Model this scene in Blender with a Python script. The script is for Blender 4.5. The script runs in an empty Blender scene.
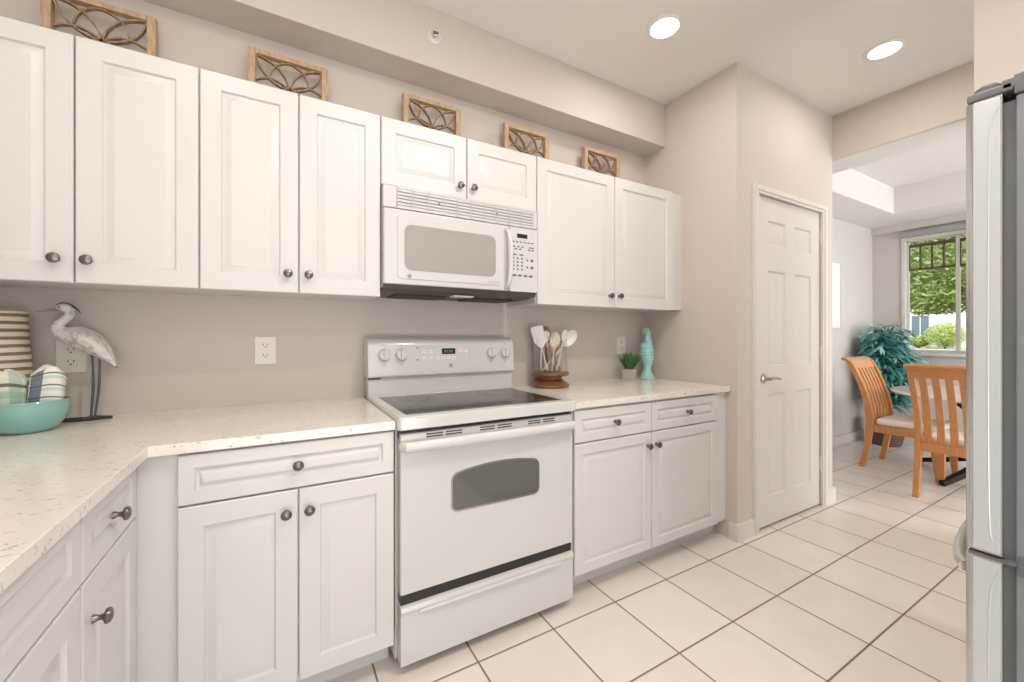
import bpy, bmesh, math, random
from mathutils import Vector, Matrix
PI = math.pi
R = math.radians
random.seed(7)
SC = bpy.context.scene
COL = SC.collection

# ------------------------------------------------------------------ camera
cam_d = bpy.data.cameras.new('camera')
cam = bpy.data.objects.new('camera', cam_d); COL.objects.link(cam)
cam.location = (0, 0, 1.172)
cam.rotation_euler = (R(90), 0, -R(29.793))
cam_d.sensor_fit = 'HORIZONTAL'; cam_d.sensor_width = 36
cam_d.lens = 404.88 / 1024 * 36
cam_d.shift_x = 0.0; cam_d.shift_y = -5.45 / 1024
cam_d.clip_start = 0.02; cam_d.clip_end = 400
SC.camera = cam

# ------------------------------------------------------------------ world, sun, exposure
SC.view_settings.view_transform = 'Standard'
SC.view_settings.look = 'None'
SC.view_settings.exposure = -0.42
SC.view_settings.gamma = 1.0
SC.view_settings.use_curve_mapping = False
W = bpy.data.worlds.new('sky'); SC.world = W; W.use_nodes = True
bg = W.node_tree.nodes['Background']
bg.inputs[0].default_value = (0.86, 0.93, 1.0, 1); bg.inputs[1].default_value = 1.6

def light(name, kind, loc, rot, energy, color=(1, 1, 1), size=1.0, size_y=None, spread=None):
    d = bpy.data.lights.new(name, kind); o = bpy.data.objects.new(name, d); COL.objects.link(o)
    o.location = loc; o.rotation_euler = rot; d.energy = energy; d.color = color
    if kind == 'AREA':
        d.size = size
        if size_y: d.shape = 'RECTANGLE'; d.size_y = size_y
        if spread: d.spread = spread
    return o
sun = light('sun', 'SUN', (0, 0, 20), (R(38), 0, R(-62)), 5.0, (1, .95, .86)); sun.data.angle = R(1)
# area lights added out of view to brighten the rooms
light('rear_fill', 'AREA', (-0.6, -4.6, 1.6), (R(88), 0, 0), 62, (1, .99, .98), 5.5, 2.5)  # added broad fill from behind the camera
light('left_side_fill', 'AREA', (-5.0, -1.6, 1.6), (R(86), 0, R(-90)), 75, (.94, .97, 1.0), 4.0, 2.4)  # added cool fill from the open left side
light('hall_fill', 'AREA', (2.88, -2.6, 1.3), (R(86), 0, 0), 40, (1, .985, .96), .9, 2.0)  # added fill aimed at the pantry door and floor
light('dining_fill', 'AREA', (4.8, -2.0, 1.3), (R(78), 0, 0), 128, (.98, .98, 1.0), 2.4, 2.2)  # added fill from the unseen side of the dining room

# upward fill added behind the camera to lift the ceiling
light('upward_fill', 'AREA', (-.1, -2.1, .06), (R(180 - 14), 0, 0), 215, (1, .98, .95), 3.6, 2.2)

# ------------------------------------------------------------------ materials
MATS = {}
def mat(name, color, rough=.5, metal=0, emis=None, estr=0, spec=.5, trans=0, coat=0, alpha=1):
    m = bpy.data.materials.new(name); m.use_nodes = True
    b = m.node_tree.nodes['Principled BSDF']
    b.inputs['Base Color'].default_value = (*color, 1)
    b.inputs['Roughness'].default_value = rough
    b.inputs['Metallic'].default_value = metal
    b.inputs['Specular IOR Level'].default_value = spec
    b.inputs['Transmission Weight'].default_value = trans
    b.inputs['Coat Weight'].default_value = coat
    if emis: b.inputs['Emission Color'].default_value = (*emis, 1); b.inputs['Emission Strength'].default_value = estr
    MATS[name] = m
    return m
def nodes(m): return m.node_tree.nodes, m.node_tree.links, m.node_tree.nodes['Principled BSDF']
def math_n(N, L, op, a, b=None, c=None):
    n = N.new('ShaderNodeMath'); n.operation = op
    for i, v in enumerate((a, b, c)):
        if v is None: continue
        if isinstance(v, (int, float)): n.inputs[i].default_value = v
        else: L.new(v, n.inputs[i])
    return n.outputs[0]
def ramp(N, L, fac, stops, interp='LINEAR'):
    n = N.new('ShaderNodeValToRGB'); L.new(fac, n.inputs[0]); cr = n.color_ramp; cr.interpolation = interp
    while len(cr.elements) < len(stops): cr.elements.new(.5)
    for e, (p, c) in zip(cr.elements, stops): e.position = p; e.color = (*c, 1)
    return n.outputs[0]
def noise(N, L, scale, detail=3, vec=None, rough=.5):
    n = N.new('ShaderNodeTexNoise'); n.inputs['Scale'].default_value = scale; n.inputs['Detail'].default_value = detail
    n.inputs['Roughness'].default_value = rough
    if vec: L.new(vec, n.inputs['Vector'])
    return n.outputs[0]
def tc(N, which='Object'):
    return N.new('ShaderNodeTexCoord').outputs[which]
def bump(N, L, b, h, strength, dist=.002):
    n = N.new('ShaderNodeBump'); n.inputs['Strength'].default_value = strength; n.inputs['Distance'].default_value = dist
    L.new(h, n.inputs['Height']); L.new(n.outputs[0], b.inputs['Normal'])

def paint(name, c, rough=.6):
    m = mat(name, c, rough, spec=.25); N, L, b = nodes(m)
    f = noise(N, L, 220, 2, tc(N)); bump(N, L, b, f, .12, .001)
    g = noise(N, L, 1.2, 2, tc(N))
    L.new(ramp(N, L, g, [(.3, tuple(x * .985 for x in c)), (.7, c)]), b.inputs['Base Color'])
    return m
M = {}
M['wall'] = paint('greige_wall_paint', (.62, .565, .52))
M['ceiling'] = paint('ceiling_paint', (.83, .805, .78))
M['dwall'] = paint('dining_wall_paint', (.64, .61, .585))
M['dceil'] = paint('dining_ceiling_paint', (.78, .76, .74))
M['trim'] = mat('white_trim_paint', (.70, .67, .64), .35)
M['cab'] = mat('white_cabinet_laminate', (.67, .66, .65), .32, spec=.4)
M['cabin'] = mat('cabinet_underside', (.74, .70, .66), .5)
M['enamel'] = mat('white_appliance_enamel', (.62, .615, .61), .16, spec=.5, coat=.3)
M['enamel2'] = mat('white_appliance_plastic', (.61, .605, .60), .3)
M['black'] = mat('black_plastic', (.02, .02, .02), .35)
M['darkgap'] = mat('dark_recess', (.035, .033, .03), .6)
M['pewter'] = mat('pewter_metal', (.20, .185, .165), .3, 1)
M['nickel'] = mat('satin_nickel', (.55, .50, .44), .28, 1)
M['greymark'] = mat('grey_legend', (.33, .33, .34), .5)
M['legend2'] = mat('pale_grey_legend', (.42, .42, .43), .5)
M['chrome'] = mat('bright_steel', (.6, .6, .62), .2, 1)
M['slotback'] = mat('grille_shadow_plastic', (.45, .45, .44), .6)
M['legend'] = mat('dark_legend', (.12, .12, .125), .5)
M['dispmw'] = mat('microwave_display', (.02, .025, .02), .15)
M['green'] = mat('green_segments', (.05, .2, .03), .5, emis=(.25, .75, .15), estr=.5)
M['ovenglass'] = mat('oven_window_glass', (.115, .12, .108), .08, spec=.7, coat=.5)
M['mwglass'] = mat('microwave_window_mesh', (.36, .345, .32), .14, spec=.5, coat=.3)
M['cookglass'] = mat('black_ceramic_glass', (.012, .013, .016), .07, spec=.8)
M['burner'] = mat('burner_ring_grey', (.03, .03, .034), .15)
M['plate'] = mat('ivory_outlet_plastic', (.80, .765, .71), .35)
M['filter'] = mat('grey_hood_filter', (.10, .095, .085), .45, .6)
M['glass'] = mat('clear_glass', (1, 1, 1), .01, trans=1); M['glass'].node_tree.nodes['Principled BSDF'].inputs['IOR'].default_value = 1.25
M['basewood'] = mat('stained_turned_wood', (.20, .075, .028), .32, coat=.4)
M['spoonwhite'] = mat('white_utensil', (.86, .86, .85), .3)
M['spoonwood'] = mat('wooden_utensil', (.42, .25, .14), .5)
M['bowl'] = mat('aqua_glazed_ceramic', (.25, .50, .46), .12, coat=.5)
M['turq'] = mat('turquoise_glaze', (.36, .66, .64), .3, coat=.3)
M['grass'] = mat('faux_grass_green', (.06, .20, .05), .55)
M['pot'] = mat('whitewashed_cement', (.50, .47, .44), .8)
M['hwhite'] = None
M['hdark'] = mat('heron_dark_paint', (.05, .055, .065), .5)
M['hleg'] = mat('heron_leg_blue_grey', (.075, .09, .13), .4)
M['hbeak'] = mat('heron_beak', (.33, .28, .20), .5)
M['drift'] = mat('dark_driftwood', (.035, .03, .03), .7)
M['cushion'] = mat('cream_seat_fabric', (.80, .76, .70), .85)
M['tabletop'] = mat('pale_table_top', (.80, .74, .68), .2, coat=.3)
M['iron'] = mat('black_iron', (.015, .015, .02), .4, .6)
M['basket'] = None
M['stem'] = mat('plant_stem', (.16, .12, .06), .7)
M['leaf'] = mat('teal_leaf', (.08, .32, .30), .4)
M['leaf2'] = mat('pale_teal_leaf', (.26, .58, .54), .4)
M['canvas'] = mat('white_picture', (.86, .85, .84), .6)
M['grille'] = mat('brown_window_grille', (.10, .075, .06), .5)
M['darksteel'] = mat('grey_cabinet_steel', (.25, .265, .30), .45, .3)
M['hinge'] = mat('grey_hinge_plastic', (.14, .14, .15), .4)
M['gasket'] = mat('grey_gasket', (.17, .175, .19), .5)
M['lens'] = mat('lit_lens', (1, 1, 1), .4, emis=(1, .93, .80), estr=9)
M['blind'] = mat('white_blind_vane', (.80, .79, .78), .5)
M['rail'] = mat('grey_blind_rail', (.33, .34, .36), .4)
M['asphalt'] = mat('pale_road', (.50, .48, .45), .9)
M['housew'] = mat('white_siding', (.80, .80, .80), .7)
M['roof'] = mat('grey_shingle_roof', (.45, .44, .43), .9)
M['housewin'] = mat('blue_window_pane', (.16, .22, .30), .1)
M['trunk'] = mat('bark', (.13, .09, .06), .9)

def vein_mat():       # quartz
    m = mat('speckled_quartz', (.7, .66, .6), .16, spec=.5); N, L, b = nodes(m); o = tc(N)
    n1 = noise(N, L, 6, 4, o); n2 = noise(N, L, 95, 3, o, .65)
    v = N.new('ShaderNodeTexVoronoi'); v.inputs['Scale'].default_value = 130; L.new(o, v.inputs['Vector'])
    map_ = N.new('ShaderNodeMapping'); map_.inputs['Scale'].default_value = (1, 2.6, 1); map_.inputs['Rotation'].default_value = (0, 0, .5); L.new(o, map_.inputs['Vector'])
    n3 = noise(N, L, 42, 4, map_.outputs[0], .6)
    base = ramp(N, L, n1, [(.3, (.74, .695, .65)), (.7, (.81, .77, .73))])
    fl = ramp(N, L, n3, [(.60, (0, 0, 0)), (.68, (1, 1, 1))])
    sp = ramp(N, L, n2, [(.62, (0, 0, 0)), (.70, (1, 1, 1))])
    wv = ramp(N, L, v.outputs['Distance'], [(.10, (1, 1, 1)), (.2, (0, 0, 0))])
    def mix(fac, a, bcol, k):
        x = N.new('ShaderNodeMix'); x.data_type = 'RGBA'
        f = math_n(N, L, 'MULTIPLY', fac, k); L.new(f, x.inputs[0]); L.new(a, x.inputs[6]); x.inputs[7].default_value = (*bcol, 1); return x.outputs[2]
    c = mix(fl, base, (.44, .37, .31), .75); c = mix(sp, c, (.36, .31, .27), .75); c = mix(wv, c, (.88, .85, .82), .35)
    L.new(c, b.inputs['Base Color']); return m
M['quartz'] = vein_mat()

def tile_mat():
    m = mat('cream_floor_tile', (.7, .66, .6), .22, spec=.5); N, L, b = nodes(m)
    g = N.new('ShaderNodeNewGeometry'); s = N.new('ShaderNodeSeparateXYZ'); L.new(g.outputs['Position'], s.inputs[0])
    T = .331; w = .0032 / T
    fs = []; ids = []
    for ax, o in ((0, .286), (1, 1.321)):
        q = math_n(N, L, 'DIVIDE', math_n(N, L, 'SUBTRACT', s.outputs[ax], o), T)
        fr = math_n(N, L, 'FRACT', math_n(N, L, 'ADD', q, 100))
        d = math_n(N, L, 'MINIMUM', fr, math_n(N, L, 'SUBTRACT', 1.0, fr)); fs.append(d)
        ids.append(math_n(N, L, 'FLOOR', math_n(N, L, 'ADD', q, 100)))
    d = math_n(N, L, 'MINIMUM', fs[0], fs[1])
    edge = N.new('ShaderNodeMapRange'); edge.inputs[1].default_value = w * .8; edge.inputs[2].default_value = w * 1.3; L.new(d, edge.inputs[0])
    cv = N.new('ShaderNodeCombineXYZ'); L.new(ids[0], cv.inputs[0]); L.new(ids[1], cv.inputs[1])
    wn = N.new('ShaderNodeTexWhiteNoise'); wn.noise_dimensions = '3D'; L.new(cv.outputs[0], wn.inputs[0])
    nz = noise(N, L, 7, 4, g.outputs['Position'])
    mixv = math_n(N, L, 'ADD', math_n(N, L, 'MULTIPLY', wn.outputs[0], .35), math_n(N, L, 'MULTIPLY', nz, .65))
    tilec = ramp(N, L, mixv, [(.25, (.73, .675, .625)), (.75, (.79, .74, .69))])
    x = N.new('ShaderNodeMix'); x.data_type = 'RGBA'; L.new(edge.outputs[0], x.inputs[0]); x.inputs[6].default_value = (.22, .16, .12, 1); L.new(tilec, x.inputs[7])
    L.new(x.outputs[2], b.inputs['Base Color'])
    r = N.new('ShaderNodeMapRange'); r.inputs[3].default_value = .8; r.inputs[4].default_value = .2; L.new(edge.outputs[0], r.inputs[0]); L.new(r.outputs[0], b.inputs['Roughness'])
    e2 = N.new('ShaderNodeMapRange'); e2.inputs[1].default_value = w * .6; e2.inputs[2].default_value = w * 2.5; L.new(d, e2.inputs[0])
    bump(N, L, b, e2.outputs[0], .5, .002)
    return m
M['tile'] = tile_mat()

def wood(name, c1, c2, scale=(1, 1, 14), rough=.4, coat=.2):
    m = mat(name, c1, rough, coat=coat); N, L, b = nodes(m)
    mp = N.new('ShaderNodeMapping'); mp.inputs['Scale'].default_value = scale; L.new(tc(N), mp.inputs['Vector'])
    n = noise(N, L, 9, 4, mp.outputs[0], .6)
    L.new(ramp(N, L, n, [(.35, c1), (.65, c2)]), b.inputs['Base Color']); bump(N, L, b, n, .15, .001)
    return m
M['oak'] = wood('golden_oak', (.53, .215, .065), (.64, .30, .105), (14, 14, 1))
M['framewood'] = wood('weathered_pale_wood', (.42, .28, .165), (.60, .43, .28), (12, 12, 2), .75, 0)
M['fretwood'] = wood('weathered_brown_fretwork', (.23, .145, .08), (.42, .29, .18), (12, 12, 2), .75, 0)

def stripes():
    m = mat('cream_brown_stripes', (.7, .6, .5), .8); N, L, b = nodes(m); o = tc(N)
    s = N.new('ShaderNodeSeparateXYZ'); L.new(o, s.inputs[0])
    n = noise(N, L, 14, 3, o)
    z = math_n(N, L, 'ADD', s.outputs[2], math_n(N, L, 'MULTIPLY', n, .006))
    f = math_n(N, L, 'FRACT', math_n(N, L, 'DIVIDE', z, .0245))
    L.new(ramp(N, L, f, [(0, (.74, .66, .55)), (.48, (.74, .66, .55)), (.56, (.25, .19, .13)), (.92, (.20, .15, .10)), (1, (.74, .66, .55))]), b.inputs['Base Color'])
    bump(N, L, b, n, .4, .004); return m
M['stripe'] = stripes()
def plaid(name, base, ca, cb, px, pz):
    m = mat(name, base, .9); N, L, b = nodes(m); o = tc(N, 'UV')
    s = N.new('ShaderNodeSeparateXYZ'); L.new(o, s.inputs[0])
    def band(v, p, lo, hi):
        f = math_n(N, L, 'FRACT', math_n(N, L, 'MULTIPLY', v, p))
        return math_n(N, L, 'MULTIPLY', math_n(N, L, 'GREATER_THAN', f, lo), math_n(N, L, 'LESS_THAN', f, hi))
    def mix(f, a, col, k=.6):
        x = N.new('ShaderNodeMix'); x.data_type = 'RGBA'; L.new(math_n(N, L, 'MULTIPLY', f, k), x.inputs[0])
        if isinstance(a, tuple): x.inputs[6].default_value = (*a, 1)
        else: L.new(a, x.inputs[6])
        x.inputs[7].default_value = (*col, 1); return x.outputs[2]
    c = mix(band(s.outputs[0], px, .15, .45), base, ca); c = mix(band(s.outputs[1], pz, .1, .35), c, ca)
    c = mix(band(s.outputs[0], px, .62, .74), c, cb, .85); c = mix(band(s.outputs[1], pz, .5, .62), c, cb, .85)
    L.new(c, b.inputs['Base Color']); return m
M['plaid1'] = plaid('green_brown_plaid', (.70, .72, .63), (.30, .50, .40), (.10, .07, .07), 3, 2.0)
M['plaid2'] = plaid('blue_white_plaid', (.82, .82, .78), (.45, .62, .52), (.08, .10, .16), 1.0, 5.0)
def heron_mat():
    m = mat('heron_white_paint', (.7, .68, .64), .6); N, L, b = nodes(m); o = tc(N)
    n = noise(N, L, 55, 3, o); n2 = noise(N, L, 12, 2, o)
    L.new(ramp(N, L, n, [(.36, (.50, .47, .43)), (.50, (.76, .745, .72))]), b.inputs['Base Color']); bump(N, L, b, n, .5, .003); return m
M['hwhite'] = heron_mat()
def steel_mat():
    m = mat('brushed_steel', (.62, .62, .61), .27, 1); N, L, b = nodes(m)
    mp = N.new('ShaderNodeMapping'); mp.inputs['Scale'].default_value = (3, 3, 260); L.new(tc(N), mp.inputs['Vector'])
    n = noise(N, L, 3, 3, mp.outputs[0]); bump(N, L, b, n, .06, .001)
    return m
M['steel'] = steel_mat()
M['steelside'] = mat('pale_satin_door_side', (.60, .635, .675), .3, .3)
def basket_mat():
    m = mat('dark_woven_basket', (.16, .09, .06), .8); N, L, b = nodes(m); o = tc(N)
    w = N.new('ShaderNodeTexWave'); w.bands_direction = 'Z'; w.inputs['Scale'].default_value = 14; w.inputs['Distortion'].default_value = 3; L.new(o, w.inputs['Vector'])
    L.new(ramp(N, L, w.outputs[1], [(0, (.07, .04, .03)), (1, (.24, .14, .10))]), b.inputs['Base Color']); bump(N, L, b, w.outputs[1], .8, .01); return m
M['basket'] = basket_mat()
def foliage_mat(name, c1, c2, sc=3):
    m = mat(name, c1, .6); N, L, b = nodes(m); n = noise(N, L, sc, 3, tc(N))
    L.new(ramp(N, L, n, [(.35, c1), (.65, c2)]), b.inputs['Base Color']); return m
M['treeleaf'] = foliage_mat('tree_leaves', (.16, .26, .04), (.42, .50, .14))
M['shrubleaf'] = foliage_mat('shrub_leaves', (.30, .42, .06), (.60, .68, .20))
M['lawn'] = foliage_mat('lawn', (.28, .36, .10), (.48, .50, .20), .6)

# ------------------------------------------------------------------ mesh helpers
def box(bm, x0, x1, y0, y1, z0, z1, bev=0, seg=2):
    t = bmesh.new()
    v = [t.verts.new((x, y, z)) for x in (x0, x1) for y in (y0, y1) for z in (z0, z1)]
    for f in ((0, 1, 3, 2), (4, 6, 7, 5), (0, 4, 5, 1), (2, 3, 7, 6), (0, 2, 6, 4), (1, 5, 7, 3)): t.faces.new([v[i] for i in f])
    if bev: bmesh.ops.bevel(t, geom=t.edges[:], offset=bev, segments=seg, profile=.5, affect='EDGES')
    merge(bm, t)
def merge(bm, t, mtx=None):
    if mtx is not None: bmesh.ops.transform(t, matrix=mtx, verts=t.verts)
    me = bpy.data.meshes.new('tmp'); t.to_mesh(me); t.free(); bm.from_mesh(me); bpy.data.meshes.remove(me)
def lathe(bm, prof, seg=24, c=(0, 0, 0), axis='z', sx=1, sy=1, cap=True):
    t = bmesh.new(); rings = []
    for r, z in prof:
        if r < 1e-6: rings.append([t.verts.new((0, 0, z))])
        else: rings.append([t.verts.new((r * sx * math.cos(2 * PI * k / seg), r * sy * math.sin(2 * PI * k / seg), z)) for k in range(seg)])
    for a, b in zip(rings, rings[1:]):
        for k in range(seg):
            j = (k + 1) % seg
            if len(a) == 1 and len(b) == 1: continue
            if len(a) == 1: t.faces.new((a[0], b[j], b[k])) if False else t.faces.new((a[0], b[k], b[j]))
            elif len(b) == 1: t.faces.new((a[k], a[j], b[0]))
            else: t.faces.new((a[k], a[j], b[j], b[k]))
    if cap and len(rings[0]) > 1: t.faces.new(rings[0][::-1])
    if cap and len(rings[-1]) > 1: t.faces.new(rings[-1])
    bmesh.ops.recalc_face_normals(t, faces=t.faces)
    m = {'z': Matrix.Identity(4), '-y': Matrix.Rotation(PI / 2, 4, 'X'), 'x': Matrix.Rotation(PI / 2, 4, 'Y'), '-x': Matrix.Rotation(-PI / 2, 4, 'Y'), '-z': Matrix.Rotation(PI, 4, 'X')}[axis]
    merge(bm, t, Matrix.Translation(c) @ m)
def catmull(pts, n=6):
    pts = [Vector(p) for p in pts]; out = []
    P = [2 * pts[0] - pts[1]] + pts + [2 * pts[-1] - pts[-2]]
    for i in range(1, len(P) - 2):
        for k in range(n):
            t = k / n
            out.append(.5 * ((2 * P[i]) + (-P[i - 1] + P[i + 1]) * t + (2 * P[i - 1] - 5 * P[i] + 4 * P[i + 1] - P[i + 2]) * t * t + (-P[i - 1] + 3 * P[i] - 3 * P[i + 1] + P[i + 2]) * t ** 3))
    out.append(pts[-1]); return out
def tube(bm, pts, rad, seg=8, up=(0, 0, 1), flat=1.0, n=1, shape=None):
    """sweep; rad number or list (per control point); flat scales the binormal axis; shape: list of 2D points"""
    if not isinstance(rad, (list, tuple)): rad = [rad] * len(pts)
    if n > 1:
        rr = []; P4 = catmull([(p[0], p[1], p[2]) for p in pts], n); RR = catmull([(r, 0, 0) for r in rad], n)
        pts, rad = P4, [max(1e-4, q.x) for q in RR]
    pts = [Vector(p) for p in pts]; t = bmesh.new(); rings = []; up = Vector(up)
    sh = shape or [(math.cos(2 * PI * k / seg), math.sin(2 * PI * k / seg)) for k in range(seg)]; seg = len(sh)
    prev = None
    for i, p in enumerate(pts):
        d = (pts[min(i + 1, len(pts) - 1)] - pts[max(i - 1, 0)]).normalized()
        if prev is None:
            a = d.cross(up)
            if a.length < .05: a = d.cross(Vector((1, 0, 0)))
        else: a = prev - d * prev.dot(d)
        a.normalize(); prev = a; b = d.cross(a).normalized()
        rings.append([t.verts.new(p + a * (x * rad[i]) + b * (y * rad[i] * flat)) for x, y in sh])
    for A, B in zip(rings, rings[1:]):
        for k in range(seg): t.faces.new((A[k], A[(k + 1) % seg], B[(k + 1) % seg], B[k]))
    t.faces.new(rings[0][::-1]); t.faces.new(rings[-1])
    bmesh.ops.recalc_face_normals(t, faces=t.faces); merge(bm, t)
SQ = [(-1, -1), (1, -1), (1, 1), (-1, 1)]
def prism(bm, pts, a, b, axis='y', bev=0):
    """extrude an outline; axis y: pts are (x,z); axis x: (y,z); axis z: (x,y)"""
    t = bmesh.new()
    def P(p, v): return {'y': (p[0], v, p[1]), 'x': (v, p[0], p[1]), 'z': (p[0], p[1], v)}[axis]
    A = [t.verts.new(P(p, a)) for p in pts]; B = [t.verts.new(P(p, b)) for p in pts]; n = len(pts)
    t.faces.new(A); t.faces.new(B[::-1])
    for i in range(n): t.faces.new((A[i], B[i], B[(i + 1) % n], A[(i + 1) % n]))
    bmesh.ops.recalc_face_normals(t, faces=t.faces)
    if bev: bmesh.ops.bevel(t, geom=t.edges[:], offset=bev, segments=2, profile=.5, affect='EDGES')
    merge(bm, t)
def rrect(x0, x1, z0, z1, r, n=5):
    o = []
    for cx, cz, a0 in ((x1 - r, z1 - r, 0), (x0 + r, z1 - r, 90), (x0 + r, z0 + r, 180), (x1 - r, z0 + r, 270)):
        for k in range(n + 1): a = R(a0 + 90 * k / n); o.append((cx + r * math.cos(a), cz + r * math.sin(a)))
    return o
def rings_front(bm, x0, x1, z0, z1, steps):
    """nested rectangles facing -y: steps = (inset, y)"""
    t = bmesh.new(); rs = []
    for ins, y in steps: rs.append([t.verts.new((x, y, z)) for x, z in ((x0 + ins, z0 + ins), (x1 - ins, z0 + ins), (x1 - ins, z1 - ins), (x0 + ins, z1 - ins))])
    for a, b in zip(rs, rs[1:]):
        for k in range(4): t.faces.new((a[k], a[(k + 1) % 4], b[(k + 1) % 4], b[k]))
    t.faces.new(rs[-1]); t.faces.new(rs[0][::-1]); bmesh.ops.recalc_face_normals(t, faces=t.faces); merge(bm, t)
def raised_front(x0, x1, z0, z1, y=0, th=.019, fr=.058):
    """thermofoil raised-panel front whose face is at y-th"""
    bm = bmesh.new(); f = y - th
    fr = min(fr, (z1 - z0) * .27)
    k = min(1, (z1 - z0) / .3)
    rings_front(bm, x0, x1, z0, z1, [(0, y), (0, f + .003), (.003, f), (fr, f), (fr + .004, f + .008), (fr + .009, f + .009), (fr + .011 + .017 * k, f + .0012), (fr + .013 + .018 * k, f + .0008)])
    return bm

# ------------------------------------------------------------------ object helpers
def obj(name, bm, m, parent=None, smooth=True, loc=None, angle=35):
    me = bpy.data.meshes.new(name); bm.to_mesh(me); bm.free()
    if smooth:
        me.polygons.foreach_set('use_smooth', [True] * len(me.polygons))
        me.set_sharp_from_angle(angle=R(angle))
    o = bpy.data.objects.new(name, me); COL.objects.link(o); me.materials.append(m)
    if smooth and len(me.polygons) < 4000:
        w = o.modifiers.new('weighted_normals', 'WEIGHTED_NORMAL'); w.keep_sharp = True; w.weight = 100
    if parent: o.parent = parent
    if loc: o.location = loc
    return o
def worldobj(name, bm, m, parent, **k):
    """vertices given in world space for a thing whose empty is not rotated"""
    bmesh.ops.translate(bm, verts=bm.verts, vec=-parent.location); return obj(name, bm, m, parent, **k)
def thing(name, label, cat, loc=(0, 0, 0), rotz=0, group=None):
    o = bpy.data.objects.new(name, None); COL.objects.link(o); o.empty_display_size = .05
    o.location = loc; o.rotation_euler = (0, 0, rotz); o['label'] = label; o['category'] = cat
    if group: o['group'] = group
    return o
def tag(o, label, cat, group=None, kind=None):
    o['label'] = label; o['category'] = cat
    if group: o['group'] = group
    if kind: o['kind'] = kind
    return o
def struct(name, bm, m, parent=None, **k):
    o = obj(name, bm, m, parent, **k)
    if not parent: o['kind'] = 'structure'
    return o
def copy_tree(root, loc, rotz=None, label=None):
    def cp(o, parent):
        c = o.copy(); COL.objects.link(c)
        if parent: c.parent = parent
        for ch in o.children: cp(ch, c)
        return c
    r = cp(root, None); r.location = loc
    if rotz is not None: r.rotation_euler = (0, 0, rotz)
    if label: r['label'] = label
    return r
def B(*a, **k):
    bm = bmesh.new(); box(bm, *a, **k); return bm

# ------------------------------------------------------------------ the setting
YB = 2.034; XL = -.945; XS = 2.257; YP = 1.365; XH = 3.403; XW = 6.07; ZC = 2.73; ZD = 2.42
struct('floor', B(-6, XW + .12, -6, YB + .12, -.12, 0), M['tile'])
struct('ceiling', B(-6.5, 3.43, -6.5, YB + .12, ZC, ZC + .15), M['ceiling'])
bm = bmesh.new()   # dining ceiling with raised tray
TX0, TX1, TY0, TY1 = 3.70, 5.472, -1.2, 1.66
box(bm, 3.433, XW, TY1, YB, ZD, ZC + .12); box(bm, 3.433, XW, -2.4, TY0, ZD, ZC + .12)
box(bm, 3.433, TX0, TY0, TY1, ZD, ZC + .12); box(bm, TX1, XW, TY0, TY1, ZD, ZC + .12)
box(bm, TX0, TX1, TY0, TY1, 2.688, ZC + .12)
struct('ceiling_dining', bm, M['dceil'])
struct('wall_back', B(XL - .1, 3.35, YB, YB + .12, 0, ZC), M['wall'])
struct('wall_dining_left', B(3.35, XW + .12, YB, YB + .12, 0, ZC), M['dwall'])
struct('wall_left', B(XL - .1, XL, -1.9, YB, 0, ZC), M['wall'])
SZ = 2.445
struct('wall_soffit', B(XL, XS, 1.859, YB, SZ, ZC, bev=.004), M['wall'])
struct('wall_pantry_left', B(XS, XS + .1, YP + .1, YB, 0, ZC), M['wall'])
DX0, DX1, DZ = 2.452, 3.236, 2.018
bm = bmesh.new()
prism(bm, [(XS, 0), (DX0, 0), (DX0, DZ), (DX1, DZ), (DX1, 0), (XH, 0), (XH, ZC), (XS, ZC)], YP, YP + .1, 'y')
struct('wall_pantry_front', bm, M['wall'])
struct('wall_pantry_right', B(XH - .1, XH, YP + .1, YB, 0, ZC), M['dwall'])
struct('wall_header', B(XH, XH + .03, -3, YP + .1, ZD, ZC), M['wall'])
struct('wall_light_blocker', B(XH, XH + .12, -2.4, .62, 0, ZD), M['wall'])  # unseen wall added to keep the dining fill off the pantry front
struct('wall_right', B(2.25, 2.37, -3, .455, 0, ZC), M['wall'])
struct('wall_fridge_back', B(1.1, 2.25, -.76, -.66, 0, ZC), M['wall'])
# window wall with opening
WY0, WY1, WZ0, WZ1 = .93, 1.747, .985, 2.235
bm = bmesh.new()
box(bm, XW, XW + .12, -2.4, WY0, 0, ZC); box(bm, XW, XW + .12, WY1, YB, 0, ZC)
box(bm, XW, XW + .12, WY0, WY1, 0, WZ0); box(bm, XW, XW + .12, WY0, WY1, WZ1, ZC)
struct('wall_window', bm, M['dwall'])
# casing, sill, frame of the window
w1 = struct('window_1', B(XW + .05, XW + .075, WY0, WY1, WZ0, WZ0 + .03), M['trim'])
bm = bmesh.new()
c = .026
box(bm, XW - .016, XW + .05, WY1 - .004, WY1 + c, WZ0 - c, WZ1 + c, bev=.003); box(bm, XW - .016, XW + .05, WY0 - c, WY0 + .012, WZ0 - c, WZ1 + c, bev=.003)
box(bm, XW - .016, XW + .05, WY0, WY1, WZ1 - .012, WZ1 + c, bev=.003)
struct('window_casing', bm, M['trim'], w1)
struct('window_sill', B(XW - .06, XW + .05, WY0 - .06, WY1 + .06, WZ0 - .03, WZ0 - .002, bev=.004), M['trim'], w1)
bm = bmesh.new()
for y in (WY1 - .017, WY0): box(bm, XW + .05, XW + .085, y, y + .017, WZ0, WZ1)
box(bm, XW + .05, XW + .085, WY0, WY1, WZ1 - .02, WZ1); box(bm, XW + .045, XW + .09, 1.338, 1.366, WZ0, WZ1)
struct('window_frame', bm, M['trim'], w1)
bm = bmesh.new()
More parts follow.
